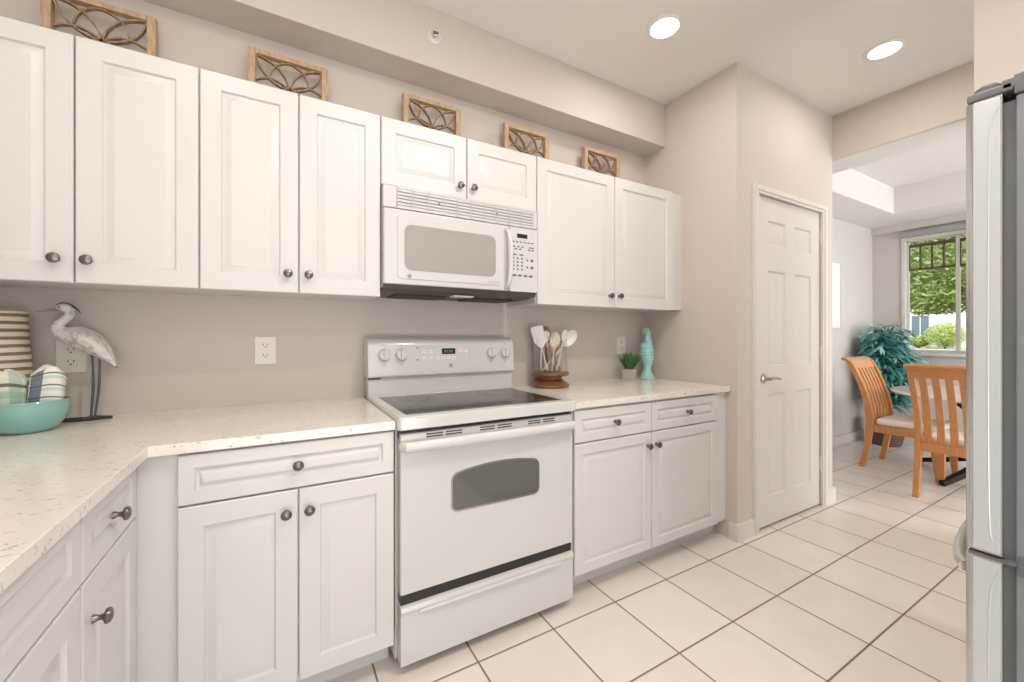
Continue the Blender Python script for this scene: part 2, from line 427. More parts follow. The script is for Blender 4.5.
for y0, y1 in ((1.366, WY1 - .017), (WY0 + .017, 1.338)):
    for z in (2.165, 1.905): box(bm, XW + .06, XW + .075, y0, y1, z - .012, z + .022 if z > 2 else z + .012)
    n = 4
    for k in range(n + 1):
        y = y0 + (y1 - y0) * k / n; box(bm, XW + .06, XW + .075, y - .008, y + .008, 1.905, 2.165)
struct('window_grille', bm, M['grille'], w1)
struct('window_pane', B(XW + .066, XW + .069, WY0 + .02, WY1 - .02, WZ0 + .02, WZ1 - .02), M['glass'], w1)
# cornice board under the dining ceiling
struct('trim_1', B(XW - .035, XW, -2.4, YB, 2.345, ZD, bev=.004), M['dwall'])
# baseboards
def baseb(name, x0, x1, y0, y1, m='trim'): return struct(name, B(x0, x1, y0, y1, 0, .098, bev=.004), M[m])
baseb('baseboard_dining_left', XH, XW, YB - .015, YB); baseb('baseboard_window', XW - .015, XW, -2.4, YB - .015)
bm = bmesh.new(); prism(bm, [(XS - .015, YP - .015), (DX0 - .047, YP - .015), (DX0 - .047, YP), (XS, YP), (XS, 1.405), (XS - .015, 1.405)], 0, .098, 'z')
struct('baseboard_pantry_left', bm, M['trim'])
bm = bmesh.new(); prism(bm, [(DX1 + .061, YP - .015), (XH + .015, YP - .015), (XH + .015, YB - .015), (XH, YB - .015), (XH, YP), (DX1 + .061, YP)], 0, .098, 'z')
struct('baseboard_pantry_right', bm, M['trim'])
# pantry door: casing, slab, hinges, lever
bm = bmesh.new()
cw = .046
def ushape(xa_, xb_, xc, xd, zt_, zi): return [(xa_, 0), (xb_, 0), (xb_, zi), (xc, zi), (xc, 0), (xd, 0), (xd, zt_), (xa_, zt_)]
prism(bm, ushape(DX0 - cw, DX0 + .004, DX1 - .004, DX1 + .060, DZ + .048, DZ - .001), YP - .016, YP + .002, 'y')
prism(bm, ushape(DX0 - cw + .008, DX0 - .016, DX1 + .016, DX1 + .050, DZ + .040, DZ + .016), YP - .021, YP - .015, 'y')
box(bm, DX0 - .004, DX0 + .004, YP, YP + .1, 0, DZ); box(bm, DX1 - .004, DX1 + .004, YP, YP + .1, 0, DZ); box(bm, DX0, DX1, YP, YP + .1, DZ - .001, DZ + .004)
struct('trim_2', bm, M['trim'])
bm = bmesh.new()
xa, xb, za, zb, yf = DX0 + .006, DX1 - .006, .012, DZ - .002, YP + .006
panels = []
for px0, px1 in ((2.590, 2.795), (2.905, 3.115)):
    for pz0, pz1 in ((1.725, 1.878), (.985, 1.570), (.185, .815)): panels.append((px0, px1, pz0, pz1))
# face with recessed panels: grid of boxes plus raised panels
xs = [xa, 2.590, 2.795, 2.905, 3.115, xb]; zs = [za, .185, .815, .985, 1.570, 1.725, 1.878, zb]
t = bmesh.new(); gv = {}
for i, x in enumerate(xs):
    for j, z in enumerate(zs): gv[i, j] = t.verts.new((x, yf, z))
for i in range(5):
    for j in range(7):
        if i in (1, 3) and j in (1, 3, 5): continue
        t.faces.new((gv[i, j], gv[i + 1, j], gv[i + 1, j + 1], gv[i, j + 1]))
for i in (1, 3):
    for j in (1, 3, 5):
        x0, x1, z0, z1 = xs[i], xs[i + 1], zs[j], zs[j + 1]
        prev = [gv[i, j], gv[i + 1, j], gv[i + 1, j + 1], gv[i, j + 1]]
        for ins, d in ((.009, .010), (.016, .010), (.040, .002)):
            cur = [t.verts.new((x, yf + d, z)) for x, z in ((x0 + ins, z0 + ins), (x1 - ins, z0 + ins), (x1 - ins, z1 - ins), (x0 + ins, z1 - ins))]
            for k in range(4): t.faces.new((prev[k], prev[(k + 1) % 4], cur[(k + 1) % 4], cur[k]))
            prev = cur
        t.faces.new(prev)
bmesh.ops.recalc_face_normals(t, faces=t.faces); merge(bm, t)
box(bm, xa, xb, yf + .012, yf + .038, za, zb)
for x0, x1, z0, z1 in ((xa, xa + .001, za, zb), (xb - .001, xb, za, zb), (xa, xb, za, za + .001), (xa, xb, zb - .001, zb)): box(bm, x0, x1, yf, yf + .013, z0, z1)
d1 = struct('door_1', bm, M['trim'])
bm = bmesh.new(); hx, hz = 2.535, .912
lathe(bm, [(0, 0), (.030, 0), (.030, .006), (.024, .012), (.011, .016), (.010, .045), (0, .046)], 20, (hx, yf, hz), '-y')
tube(bm, [(hx - .008, yf - .045, hz), (hx + .03, yf - .047, hz + .003), (hx + .075, yf - .045, hz + .002), (hx + .115, yf - .043, hz - .006)], [.009, .010, .009, .007], 10, n=3)
struct('door_handle', bm, M['nickel'], d1)
struct('strike_plate', B(DX0 - .003, DX0 + .009, YP + .002, YP + .007, hz - .028, hz + .028), M['darkgap'], d1)
for hz2 in (1.85, 1.06, .295):
    bm = bmesh.new(); lathe(bm, [(0, -.045), (.006, -.045), (.006, .045), (0, .045)], 10, (DX1 - .004, YP - .003, hz2)); box(bm, DX1 - .03, DX1 - .003, YP + .004, YP + .009, hz2 - .042, hz2 + .042)
    struct('door_hinge', bm, M['trim'], d1)
# threshold under the pantry door
struct('door_threshold', B(DX0, DX1, YP + .02, YP + .1, .0, .006), M['darkgap'], d1)

# ------------------------------------------------------------------ cabinets
def knob(parent, x, z, y=-.019):
    bm = bmesh.new()
    lathe(bm, [(0, 0), (.0085, 0), (.0075, .004), (.005, .010), (.0065, .016), (.0145, .020), (.0155, .024), (.0135, .028), (.007, .031), (0, .0315)], 18, (x, y, z), '-y')
    obj('knob', bm, M['pewter'], parent)
def cabinet(name, label, loc, rotz, W_, D, z0, z1, fronts, cat='cabinet', toe=0, group=None, fr=.058):
    """fronts: (kind, x0, x1, za, zb, knobx, knobz); local x 0..W_, face frame at y=0, body behind"""
    c = thing(name, label, cat, loc, rotz, group)
    bm = bmesh.new()
    if toe:
        box(bm, 0, W_, 0, D, toe, z1); box(bm, 0, W_, .075, D, 0, toe)
    else: box(bm, 0, W_, 0, D, z0, z1)
    obj('cabinet_body', bm, M['cab'], c)
    for kind, x0, x1, za, zb, kx, kz in fronts:
        d = obj(kind, raised_front(x0, x1, za, zb, fr=fr), M['cab'], c)
        if kx is not None: knob(d, kx, kz)
    return c
G = .0022
UB, UT = 1.331, 2.079; FY = 1.714 + .019; UD = YB - FY - .002
ud = lambda x0, x1, kx, kz=1.400, za=UB, zb=UT: ('door', x0 + G, x1 - G, za, zb, kx, kz)
cabinet('wall_cabinet', 'long white two-door wall cabinet furthest left, above the heron', (-.84, FY, 0), 0, .602, UD, UB + .006, UT,
        [ud(0, .301, .264), ud(.301, .602, .333)], group='white wall cabinets')
cabinet('wall_cabinet', 'white two-door wall cabinet immediately left of the microwave', (-.238, FY, 0), 0, .598, UD, UB + .006, UT,
        [ud(0, .299, .263), ud(.299, .598, .331)], group='white wall cabinets')
cabinet('wall_cabinet', 'short white two-door cabinet directly above the microwave', (.360, FY, 0), 0, .767, UD, 1.80, UT,
        [ud(0, .384, .347, 1.85, 1.797), ud(.384, .767, .413, 1.85, 1.797)], group='white wall cabinets')
cabinet('wall_cabinet', 'wide white two-door wall cabinet right of the microwave, ending at the pantry wall', (1.127, FY, 0), 0, XS - 1.127, UD, UB + .006, UT,
        [ud(.001, .533, .490, 1.396), ud(.533, 1.032, .562, 1.398)], group='white wall cabinets')
# lower cabinets: face frame y=1.43 -> fronts at 1.411
LY = 1.430; LT = .847; LDp = YB - LY - .02
cabinet('base_cabinet', 'white base cabinet with one wide drawer over two doors, left of the range', (-.349, LY, 0), 0, .691, LDp, 0, LT,
        [('drawer', .105, .689, .704, .842, .397, .776), ('door', .105, .396, .105, .698, .365, .633), ('door', .400, .689, .105, .698, .428, .633)], toe=.1, group='white base cabinets')
cabinet('base_cabinet', 'white base cabinet right of the range, two small drawers over two doors', (1.121, LY, 0), 0, XS - 1.121, LDp, 0, LT,
        [('drawer', .006, .491, .694, .838, .245, .768), ('drawer', .496, 1.030, .694, .838, .765, .768), ('door', .006, .491, .105, .688, .462, .625), ('door', .496, 1.030, .105, .688, .524, .625)], fr=.047, toe=.1, group='white base cabinets')
# left run: local x = world y, rotated 90 degrees
cabinet('base_cabinet', 'narrow white base cabinet in the left corner with one drawer over one door', (-.349, 1.085, 0), R(90), LY - 1.085, -XL - .349 - .02, 0, LT,
        [('drawer', .003, .340, .694, .842, .165, .763), ('door', .003, .340, .105, .688, .050, .597)], toe=.1, group='white base cabinets')
cabinet('base_cabinet', 'wide white base cabinet nearest the camera at the lower left, drawer front without knobs', (-.349, .25, 0), R(90), .833, -XL - .349 - .02, 0, LT,
        [('drawer', .003, .830, .694, .842, None, 0), ('door', .003, .414, .105, .688, .38, .622), ('door', .419, .830, .105, .688, .45, .622)], toe=.1, group='white base cabinets')
# countertops
CT0, CT = .849, .879
CX = -.302
bm = bmesh.new()
prism(bm, [(XL, -.2), (CX, -.2), (CX, 1.402), (.3435, 1.402), (.3435, YB), (XL, YB)], CT0, CT, 'z', bev=.0025)
tag(obj('countertop', bm, M['quartz']), 'L-shaped speckled quartz countertop left of the range', 'countertop', 'quartz countertops')
bm = bmesh.new(); prism(bm, [(1.117, 1.402), (XS - .002, 1.402), (XS - .002, YB), (1.117, YB)], CT0, CT, 'z', bev=.0025)
tag(obj('countertop', bm, M['quartz']), 'straight speckled quartz countertop between range and pantry wall', 'countertop', 'quartz countertops')

# ------------------------------------------------------------------ range
X0, X1 = .345, 1.112
YFR = 1.392
rg = thing('electric_range', 'white freestanding electric range with black glass cooktop', 'oven', ((X0 + X1) / 2, 1.7, 0))
def RO(name, bm, m, parent=None, **k):
    bmesh.ops.translate(bm, verts=bm.verts, vec=-rg.location); return obj(name, bm, m, parent or rg, **k)
bm = bmesh.new(); box(bm, X0 + .004, X1 - .004, 1.437, 2.0, .035, .862, bev=.003)
for x in (X0 + .04, X1 - .04):
    for y in (1.46, 1.96): lathe(bm, [(0, 0), (.018, 0), (.018, .04), (0, .04)], 10, (x, y, 0))
RO('range_body', bm, M['enamel'])
bm = bmesh.new()   # cooktop frame: rim around the glass
yf0, yb0, zt = 1.375, 1.905, .893
steps = rrect(X0, X1, yf0, yb0 + .03, .016, 4)
prism(bm, steps, .848, zt - .004, 'z', bev=.004)
for a in ((X0 + .004, X0 + .040, yf0 + .046, yb0 - .012), (X1 - .040, X1 - .004, yf0 + .046, yb0 - .012), (X0 + .004, X1 - .004, yf0 + .004, yf0 + .046), (X0 + .004, X1 - .004, yb0 - .012, yb0 + .02)):
    box(bm, *a, zt - .012, zt, bev=.0025)
RO('cooktop_rim', bm, M['enamel'])
bm = bmesh.new(); prism(bm, rrect(X0 + .036, X1 - .036, yf0 + .042, yb0 - .010, .012), zt - .006, zt - .0015, 'z')
cg = RO('cooktop_glass', bm, M['cookglass'])
for cx, cy, r in ((.53, 1.53, .105), (.93, 1.53, .085), (.53, 1.76, .08), (.93, 1.76, .10)):
    bm = bmesh.new(); t = bmesh.new()
    for ra in (r, r * .62):
        a = [t.verts.new((cx + (ra) * math.cos(2 * PI * k / 40), cy + ra * math.sin(2 * PI * k / 40), zt - .0011)) for k in range(40)]
        b_ = [t.verts.new((cx + (ra - .003) * math.cos(2 * PI * k / 40), cy + (ra - .003) * math.sin(2 * PI * k / 40), zt - .0011)) for k in range(40)]
        for k in range(40): t.faces.new((a[k], a[(k + 1) % 40], b_[(k + 1) % 40], b_[k]))
    merge(bm, t); RO('burner_ring', bm, M['burner'], cg)
# backguard
RO('backguard_riser', B(X0 + .004, X1 - .004, 1.935, 2.0, .862, 1.0, bev=.004), M['enamel'])
bm = bmesh.new()
t = bmesh.new(); prof = [(2.02, .975), (1.925, .975), (1.915, .982), (1.926, 1.13), (1.940, 1.152), (1.965, 1.162), (2.02, 1.162)]
prism(bm, prof, X0, X1, 'x', bev=.006)
con = RO('control_console', bm, M['enamel'])
def cy_(z): return 1.915 + (z - .982) / (1.13 - .982) * .011
TILT = math.atan(.011 / .148)
def onconsole(name, bmf, m, x, z, parent=con):
    bm = bmf; bmesh.ops.transform(bm, matrix=Matrix.Translation((x, cy_(z), z)) @ Matrix.Rotation(-TILT, 4, 'X'), verts=bm.verts)
    return RO(name, bm, m, parent)
for kx in (.418, .497, .972, 1.053):
    bm = bmesh.new(); lathe(bm, [(0, 0), (.030, 0), (.030, .003), (.0265, .006), (.0255, .018), (.022, .021), (0, .0215)], 28, (0, 0, 0), '-y'); box(bm, -.0065, .0065, -.033, -.018, -.024, .024, bev=.003)
    kk = onconsole('control_knob', bm, M['enamel2'], kx, 1.081)
    bm = bmesh.new()
    for k in range(7):
        a = R(40 + k * 46.7); rr = .0335
        box(bm, rr * math.cos(a) - .0013, rr * math.cos(a) + .0013, -.0012, 0, rr * math.sin(a) - .0013, rr * math.sin(a) + .0013)
    box(bm, -.004, .004, -.0012, 0, .042, .047); box(bm, -.006, .006, -.0012, 0, -.047, -.044)
    onconsole('dial_marks', bm, M['greymark'], kx, 1.081)
bm = bmesh.new(); box(bm, -.036, .036, -.002, 0, -.0145, .0145, bev=.001); dp = onconsole('clock_display', bm, M['dispmw'], .734, 1.094)
bm = bmesh.new()
for dx in (-.02, -.008, .006, .018):
    for a in ((-.0035, -.0025, -.006, .006), (.0025, .0035, -.006, .006), (-.003, .003, .0052, .0062), (-.003, .003, -.0005, .0005), (-.003, .003, -.0062, -.0052)): box(bm, dx + a[0], dx + a[1], -.0028, -.002, a[2], a[3])
onconsole('clock_digits', bm, M['green'], .734, 1.094, dp)
for x, z in ((-.125, .0), (-.092, .0), (-.125, -.03), (-.092, -.03), (-.055, -.032), (-.028, -.032), (0, -.032), (.028, -.032), (.066, 0), (.094, 0)):
    bm = bmesh.new(); prism(bm, rrect(x - .009, x + .009, z - .0065, z + .0065, .003, 2), -.0012, 0, 'y'); onconsole('touch_pad', bm, M['plate'], .734, 1.094)
bm = bmesh.new()
for x, z in ((-.125, .0), (-.092, .0), (-.125, -.03), (-.092, -.03), (-.055, -.032), (-.028, -.032), (0, -.032), (.028, -.032), (.066, 0), (.094, 0)):
    box(bm, x - .006, x + .006, -.0018, 0, z - .0014, z + .0014)
for a in ((-.145, .115, .021, .0216), (-.145, .115, -.0516, -.051), (-.1456, -.145, -.051, .021), (.115, .1156, -.051, .021)):
    box(bm, a[0], a[1], -.0006, 0, a[2], a[3])
onconsole('pad_legends', bm, M['legend2'], .734, 1.094)
for z in (1.112, 1.055):
    bm = bmesh.new(); lathe(bm, [(0, 0), (.004, 0), (.003, .003), (0, .003)], 10, (0, 0, 0), '-y'); onconsole('indicator_light', bm, M['black'], .575, z)
bm = bmesh.new(); lathe(bm, [(0, 0), (.010, 0), (.010, .001), (.0075, .001), (.0075, .0006), (0, .0006)], 20, (0, 0, 0), '-y'); box(bm, -.005, .005, -.002, 0, -.0012, .0012); box(bm, -.0012, .0012, -.002, 0, -.005, .005)
onconsole('round_maker_badge', bm, M['greymark'], .745, 1.022)
RO('badge_slot', B(X0 + .002, X0 + .06, 1.930, 1.936, .969, .975), M['darkgap'])
# oven door
DXa, DXb = X0 + .012, X1 - .012
RO('door_gap', B(DXa, DXb, 1.415, 1.445, .815, .848), M['black'])
bm = bmesh.new(); box(bm, DXa, DXb, YFR, 1.436, .276, .832, bev=.006, seg=3)
od = RO('oven_door', bm, M['enamel'])
def wpts(x0, x1, z0, z1, r, arch):
    o = rrect(x0, x1, z0, z1, r, 5); res = []
    for x, z in o:
        u_ = (x - (x0 + x1) / 2) / ((x1 - x0) / 2); res.append((x, z + (arch * (1 - u_ * u_) if z > (z0 + z1) / 2 else 0)))
    # add arch points along the top edge
    top = [(x1 - r - (x1 - x0 - 2 * r) * k / 10, 0) for k in range(1, 10)]
    i = 6; ins = []
    for x, _ in top:
        u_ = (x - (x0 + x1) / 2) / ((x1 - x0) / 2); ins.append((x, z1 + arch * (1 - u_ * u_)))
    return res[:i] + ins + res[i:]
bm = bmesh.new(); prism(bm, wpts(.546, .920, .530, .660, .022, .022), YFR - .0015, YFR + .01, 'y'); RO('oven_window', bm, M['ovenglass'], od)
bm = bmesh.new()
wo, wi = wpts(.540, .926, .524, .666, .026, .022), wpts(.546, .920, .530, .660, .022, .022)
t = bmesh.new(); A = [t.verts.new((x, YFR - .0022, z)) for x, z in wo]; Bv = [t.verts.new((x, YFR - .0022, z)) for x, z in wi]; C = [t.verts.new((x, YFR + .003, z)) for x, z in wo]
for k in range(len(A)):
    j = (k + 1) % len(A); t.faces.new((A[k], A[j], Bv[j], Bv[k])); t.faces.new((A[k], C[k], C[j], A[j]))
bmesh.ops.recalc_face_normals(t, faces=t.faces); merge(bm, t); RO('window_bezel', bm, M['chrome'], od)
# bowed bar handle along the top edge of the door
bm = bmesh.new()
pts = [(DXa + .008, 1.394, .790)] + [(DXa + .016 + (DXb - DXa - .032) * k / 12, 1.372 - .008 * math.sin(PI * k / 12), .790) for k in range(13)] + [(DXb - .008, 1.394, .790)]
tube(bm, pts, .015, 12, flat=1.25); RO('oven_handle', bm, M['enamel'], od)
bm = bmesh.new()
for xa_, xb_ in ((.438, .500), (.510, .575), (.648, .710), (.722, .785), (.862, .922), (.934, .993)):
    bm = bmesh.new()
    for z in (.8235, .8145): box(bm, xa_ + .01, xb_ + .01, YFR - .001, YFR + .004, z - .0022, z + .0022)
    RO('vent_slots', bm, M['darkgap'], od)
RO('drawer_gap', B(DXa + .003, DXb - .003, 1.402, 1.438, .230, .28), M['black'])
bm = bmesh.new()
prism(bm, [(1.437, .035), (1.389, .035), (1.389, .210), (1.383, .221), (1.387, .236), (1.400, .2385), (1.437, .2385)], DXa, DXb, 'x', bev=.003)
dr = RO('storage_drawer', bm, M['enamel'])
bm = bmesh.new(); tube(bm, [(DXa + .06, 1.391, .203), (DXa + .1, 1.384, .211), ((DXa + DXb) / 2, 1.382, .212), (DXb - .1, 1.384, .211), (DXb - .06, 1.391, .203)], [.002, .007, .008, .007, .002], 8, n=4)
RO('drawer_lip', bm, M['enamel'], dr)

# ------------------------------------------------------------------ microwave
MX0, MX1, MF = .363, 1.110, 1.682
mw = thing('microwave_oven', 'white over-the-range microwave with vent grille above the range', 'microwave', ((MX0 + MX1) / 2, 1.85, 1.37))
def MO(name, bm, m, parent=None, **k):
    bmesh.ops.translate(bm, verts=bm.verts, vec=-mw.location); return obj(name, bm, m, parent or mw, **k)
MO('microwave_body', B(MX0, MX1, 1.715, 2.03, 1.372, 1.792, bev=.002), M['enamel2'])
# vent grille with slots (rows of slats)
gz0, gz1 = 1.700, 1.790
bm = bmesh.new(); box(bm, MX0, MX0 + .055, MF + .006, 1.72, gz0, gz1, bev=.004); box(bm, MX1 - .022, MX1, MF + .006, 1.72, gz0, gz1, bev=.004)
box(bm, MX0 + .05, MX1 - .02, MF + .006, 1.72, gz1 - .010, gz1, bev=.002); box(bm, MX0 + .05, MX1 - .02, MF + .006, 1.72, gz0, gz0 + .012, bev=.002)
nr = 5
for r_ in range(nr):
    z = gz0 + .018 + r_ * (gz1 - gz0 - .034) / (nr - 1) + .001
    box(bm, MX0 + .05, MX1 - .02, MF + .006, 1.70, z - .0042, z + .0042, bev=.001)
for k in range(11):
    x = MX0 + .055 + k * (MX1 - MX0 - .077) / 10; box(bm, x - .002, x + .002, MF + .006, 1.705, gz0, gz1)
vg = MO('vent_grille', bm, M['enamel2'])
MO('grille_backing', B(MX0 + .04, MX1 - .015, 1.694, 1.716, gz0 + .006, gz1 - .005), M['slotback'], vg)
for x in (.60, .885):
    bm = bmesh.new(); lathe(bm, [(0, 0), (.004, 0), (.004, .002), (0, .002)], 10, (x, MF + .005, 1.745), '-y'); MO('grille_screw', bm, M['pewter'], vg)
# door and its raised window field
dX1 = .948
bm = bmesh.new(); box(bm, MX0 + .001, dX1, MF, 1.722, 1.384, 1.696, bev=.007, seg=3); md = MO('microwave_door', bm, M['enamel'])
bm = bmesh.new(); prism(bm, rrect(.418, .912, 1.408, 1.672, .02), MF - .004, MF + .004, 'y', bev=.0018); MO('window_surround', bm, M['enamel'], md)
bm = bmesh.new(); prism(bm, rrect(.452, .868, 1.450, 1.630, .026), MF - .0052, MF - .001, 'y', bev=.0005); MO('microwave_window', bm, M['mwglass'], md)
bm = bmesh.new(); wo, wi = rrect(.447, .873, 1.445, 1.635, .03), rrect(.452, .868, 1.450, 1.630, .026)
t = bmesh.new(); A = [t.verts.new((x, MF - .0056, z)) for x, z in wo]; Bv = [t.verts.new((x, MF - .0056, z)) for x, z in wi]; C = [t.verts.new((x, MF - .0035, z)) for x, z in wo]
for k in range(len(A)):
    j = (k + 1) % len(A); t.faces.new((A[k], A[j], Bv[j], Bv[k])); t.faces.new((A[k], C[k], C[j], A[j]))
bmesh.ops.recalc_face_normals(t, faces=t.faces); merge(bm, t); MO('window_edging', bm, M['greymark'], md)
bm = bmesh.new(); tube(bm, [(.930, MF + .002, 1.675), (.932, MF - .024, 1.655), (.934, MF - .036, 1.60), (.934, MF - .040, 1.54), (.934, MF - .036, 1.47), (.932, MF - .024, 1.415), (.930, MF + .002, 1.396)], [.010, .011, .012, .012, .012, .011, .010], 12, flat=1.0, n=4)
MO('microwave_handle', bm, M['enamel'], md)
bm = bmesh.new(); lathe(bm, [(0, 0), (.0095, 0), (.0095, .001), (.007, .001), (.007, .0006), (0, .0006)], 20, (.468, MF - .0038, 1.420), '-y'); box(bm, .464, .472, MF - .0055, MF - .003, 1.419, 1.421); box(bm, .467, .469, MF - .0055, MF - .003, 1.416, 1.424)
MO('round_maker_badge', bm, M['greymark'], md)
bm = bmesh.new()
for k in range(6): box(bm, .835 + k * .010, .8425 + k * .010, MF - .0044, MF - .003, 1.418, 1.4215)
MO('door_legend', bm, M['greymark'], md)
bm = bmesh.new(); box(bm, dX1 + .003, MX1, MF + .002, 1.722, 1.384, 1.696, bev=.004); cp = MO('control_panel', bm, M['enamel'])
MO('microwave_display', B(.992, 1.050, MF, MF + .004, 1.645, 1.665), M['dispmw'], cp)
bm = bmesh.new()
rows = [(1.625, (.972, .992, 1.014, 1.036, 1.058, 1.08), .0065), (1.602, (.975, 1.0, 1.023, 1.066, 1.082), .006), (1.590, (.985, 1.01, 1.06, 1.08), .006), (1.563, (.977, 1.016), .0105)]
for z, xs_, w in rows:
    for x in xs_: box(bm, x - w, x + w, MF + .0008, MF + .003, z - .0028, z + .0028)
for r_ in range(4):
    for x in (.972, .996, 1.020): box(bm, x - .0045, x + .0045, MF + .0008, MF + .003, 1.545 - r_ * .0175 - .004, 1.545 - r_ * .0175 + .004)
for z in (1.540, 1.505):
    box(bm, 1.046, 1.055, MF + .0008, MF + .003, z - .004, z + .004); box(bm, 1.070, 1.084, MF + .0008, MF + .003, z - .006, z + .006)
for x in (.978, 1.008, 1.040, 1.070): box(bm, x - .010, x + .010, MF + .0008, MF + .003, 1.458, 1.467)
MO('keypad_legends', bm, M['legend'], cp)
# dark underside with filters and lamp
bm = bmesh.new(); prism(bm, [(1.69, 1.384), (1.70, 1.366), (1.78, 1.356), (2.02, 1.356), (2.02, 1.374), (1.72, 1.386)], MX0 + .004, MX1 - .004, 'x'); uh = MO('hood_underside', bm, M['filter'])
MO('grease_filter', B(.44, .68, 1.80, 1.97, 1.349, 1.357, bev=.002), M['darkgap'], uh)
MO('grease_filter', B(.80, 1.04, 1.80, 1.97, 1.349, 1.357, bev=.002), M['darkgap'], uh)
MO('hood_lamp_cover', B(.69, .79, 1.74, 1.79, 1.350, 1.358, bev=.002), M['plate'], uh)

# ------------------------------------------------------------------ refrigerator
FX0, FX1, FYD, FZ = 1.28, 2.19, .273, 1.690
SPL = .713
fr = thing('refrigerator', 'stainless refrigerator with bottom freezer at the right edge', 'refrigerator', ((FX0 + FX1) / 2, -.15, 0))
def FO(name, bm, m, parent=None, **k):
    bmesh.ops.translate(bm, verts=bm.verts, vec=-fr.location); return obj(name, bm, m, parent or fr, **k)
bm = bmesh.new(); box(bm, FX0, FX1, -.60, .203, .03, 1.655, bev=.004)
for x in (FX0 + .08, FX1 - .08):
    for y in (-.5, .12): lathe(bm, [(0, 0), (.025, 0), (.025, .04), (0, .04)], 12, (x, y, 0))
FO('fridge_cabinet', bm, M['darksteel'])
FO('door_gasket', B(FX0 + .012, FX1 - .012, .200, .221, .06, 1.65), M['gasket'])
mid = (FX0 + FX1) / 2
def fdoor(name, x0, x1, z0, z1):
    bm = bmesh.new(); pts = [(x0, .220), (x0, FYD - .016)]
    for k in range(6): a = PI / 2 * k / 5; pts.append((x0 + .012 - .012 * math.cos(a), FYD - .016 + .016 * math.sin(a)))
    for k in range(6): a = PI / 2 * k / 5; pts.append((x1 - .012 + .012 * math.sin(a), FYD - .016 + .016 * math.cos(a)))
    pts.append((x1, .220)); prism(bm, pts, z0, z1, 'z'); return FO(name, bm, M['steel'], angle=20)
dl = fdoor('fridge_door', FX0, mid - .003, SPL + .006, FZ - .024); drr = fdoor('fridge_door', mid + .003, FX1, SPL + .006, FZ - .024)
fd = fdoor('freezer_drawer', FX0, FX1, .06, SPL - .006)
for d_, z0, z1 in ((dl, SPL + .006, FZ - .024), (fd, .06, SPL - .006)):
    bm = bmesh.new(); box(bm, FX0 - .0035, FX0 + .002, .222, FYD - .013, z0 + .004, z1 - .004, bev=.0015)
    # shallow embossed line that bends at its ends
    za_, zb_ = z0 + .03, z1 - .02
    tube(bm, [(FX0 - .0035, .223, zb_), (FX0 - .0035, .233, zb_ - .03), (FX0 - .0035, .237, zb_ - .09), (FX0 - .0035, .239, (za_ + zb_) / 2), (FX0 - .0035, .237, za_ + .06), (FX0 - .0035, .233, za_)], .0012, 6, n=3)
    FO('door_side_panel', bm, M['steelside'], d_)
for x in (mid - .045, mid + .045):
    bm = bmesh.new(); tube(bm, [(x, FYD - .002, .85), (x, FYD + .035, .87), (x, FYD + .055, .95), (x, FYD + .060, 1.2), (x, FYD + .055, 1.45), (x, FYD + .035, 1.53), (x, FYD - .002, 1.55)], .012, 10, n=4, up=(1, 0, 0))
    FO('door_handle', bm, M['steel'], dl if x < mid else drr)
bm = bmesh.new()
hp = [(FX0 + .022 + (FX1 - FX0 - .044) * q / 30, FYD + .002 + .060 * math.sin(PI * q / 30) ** .65, .668) for q in range(31)]
tube(bm, hp, .0115, 12)
FO('drawer_handle', bm, M['steel'], fd)
# hinge covers on top of the doors, mid hinge bracket
bm = bmesh.new(); box(bm, FX0 - .004, FX0 + .09, .205, FYD - .004, FZ - .023, FZ - .006, bev=.003)
lathe(bm, [(0, 0), (.020, 0), (.020, .012), (.014, .018), (0, .019)], 18, (FX0 + .022, .243, FZ - .008))
prism(bm, [(FX0 - .004, -.02), (FX0 + .09, -.02), (FX0 + .09, .205), (FX0 - .004, .205)], 1.657, FZ + .006, 'z', bev=.003)
prism(bm, [(FX0 - .004, .200), (FX0 + .09, .200), (FX0 + .09, .226), (FX0 - .004, .220)], 1.672, FZ + .001, 'z', bev=.002)
FO('hinge_cover', bm, M['hinge'])
FO('top_trim', B(FX0 + .095, FX1, -.02, .205, 1.656, FZ - .006, bev=.003), M['hinge'])
bm = bmesh.new(); box(bm, FX0 - .002, FX0 + .06, .165, FYD - .006, SPL - .005, SPL + .001); box(bm, FX0 - .004, FX0 + .02, .160, .200, SPL - .022, SPL + .001, bev=.002); box(bm, FX0 - .002, FX0 + .02, .16, .20, SPL - .001, SPL + .02, bev=.002)
FO('hinge_bracket', bm, M['hinge'])

# ------------------------------------------------------------------ carved frames above the cabinets
def sweep_xz(bm, pts, w, y0, y1):
    t = bmesh.new(); rs = []
    for i, p in enumerate(pts):
        a = pts[max(i - 1, 0)]; b_ = pts[min(i + 1, len(pts) - 1)]; dx, dz = b_[0] - a[0], b_[1] - a[1]; l = math.hypot(dx, dz) or 1
        nx, nz = -dz / l * w / 2, dx / l * w / 2
        rs.append([t.verts.new(v) for v in ((p[0] + nx, y0, p[1] + nz), (p[0] - nx, y0, p[1] - nz), (p[0] - nx, y1, p[1] - nz), (p[0] + nx, y1, p[1] + nz))])
    for A, B_ in zip(rs, rs[1:]):
        for k in range(4): t.faces.new((A[k], A[(k + 1) % 4], B_[(k + 1) % 4], B_[k]))
    t.faces.new(rs[0]); t.faces.new(rs[-1][::-1]); bmesh.ops.recalc_face_normals(t, faces=t.faces); merge(bm, t)
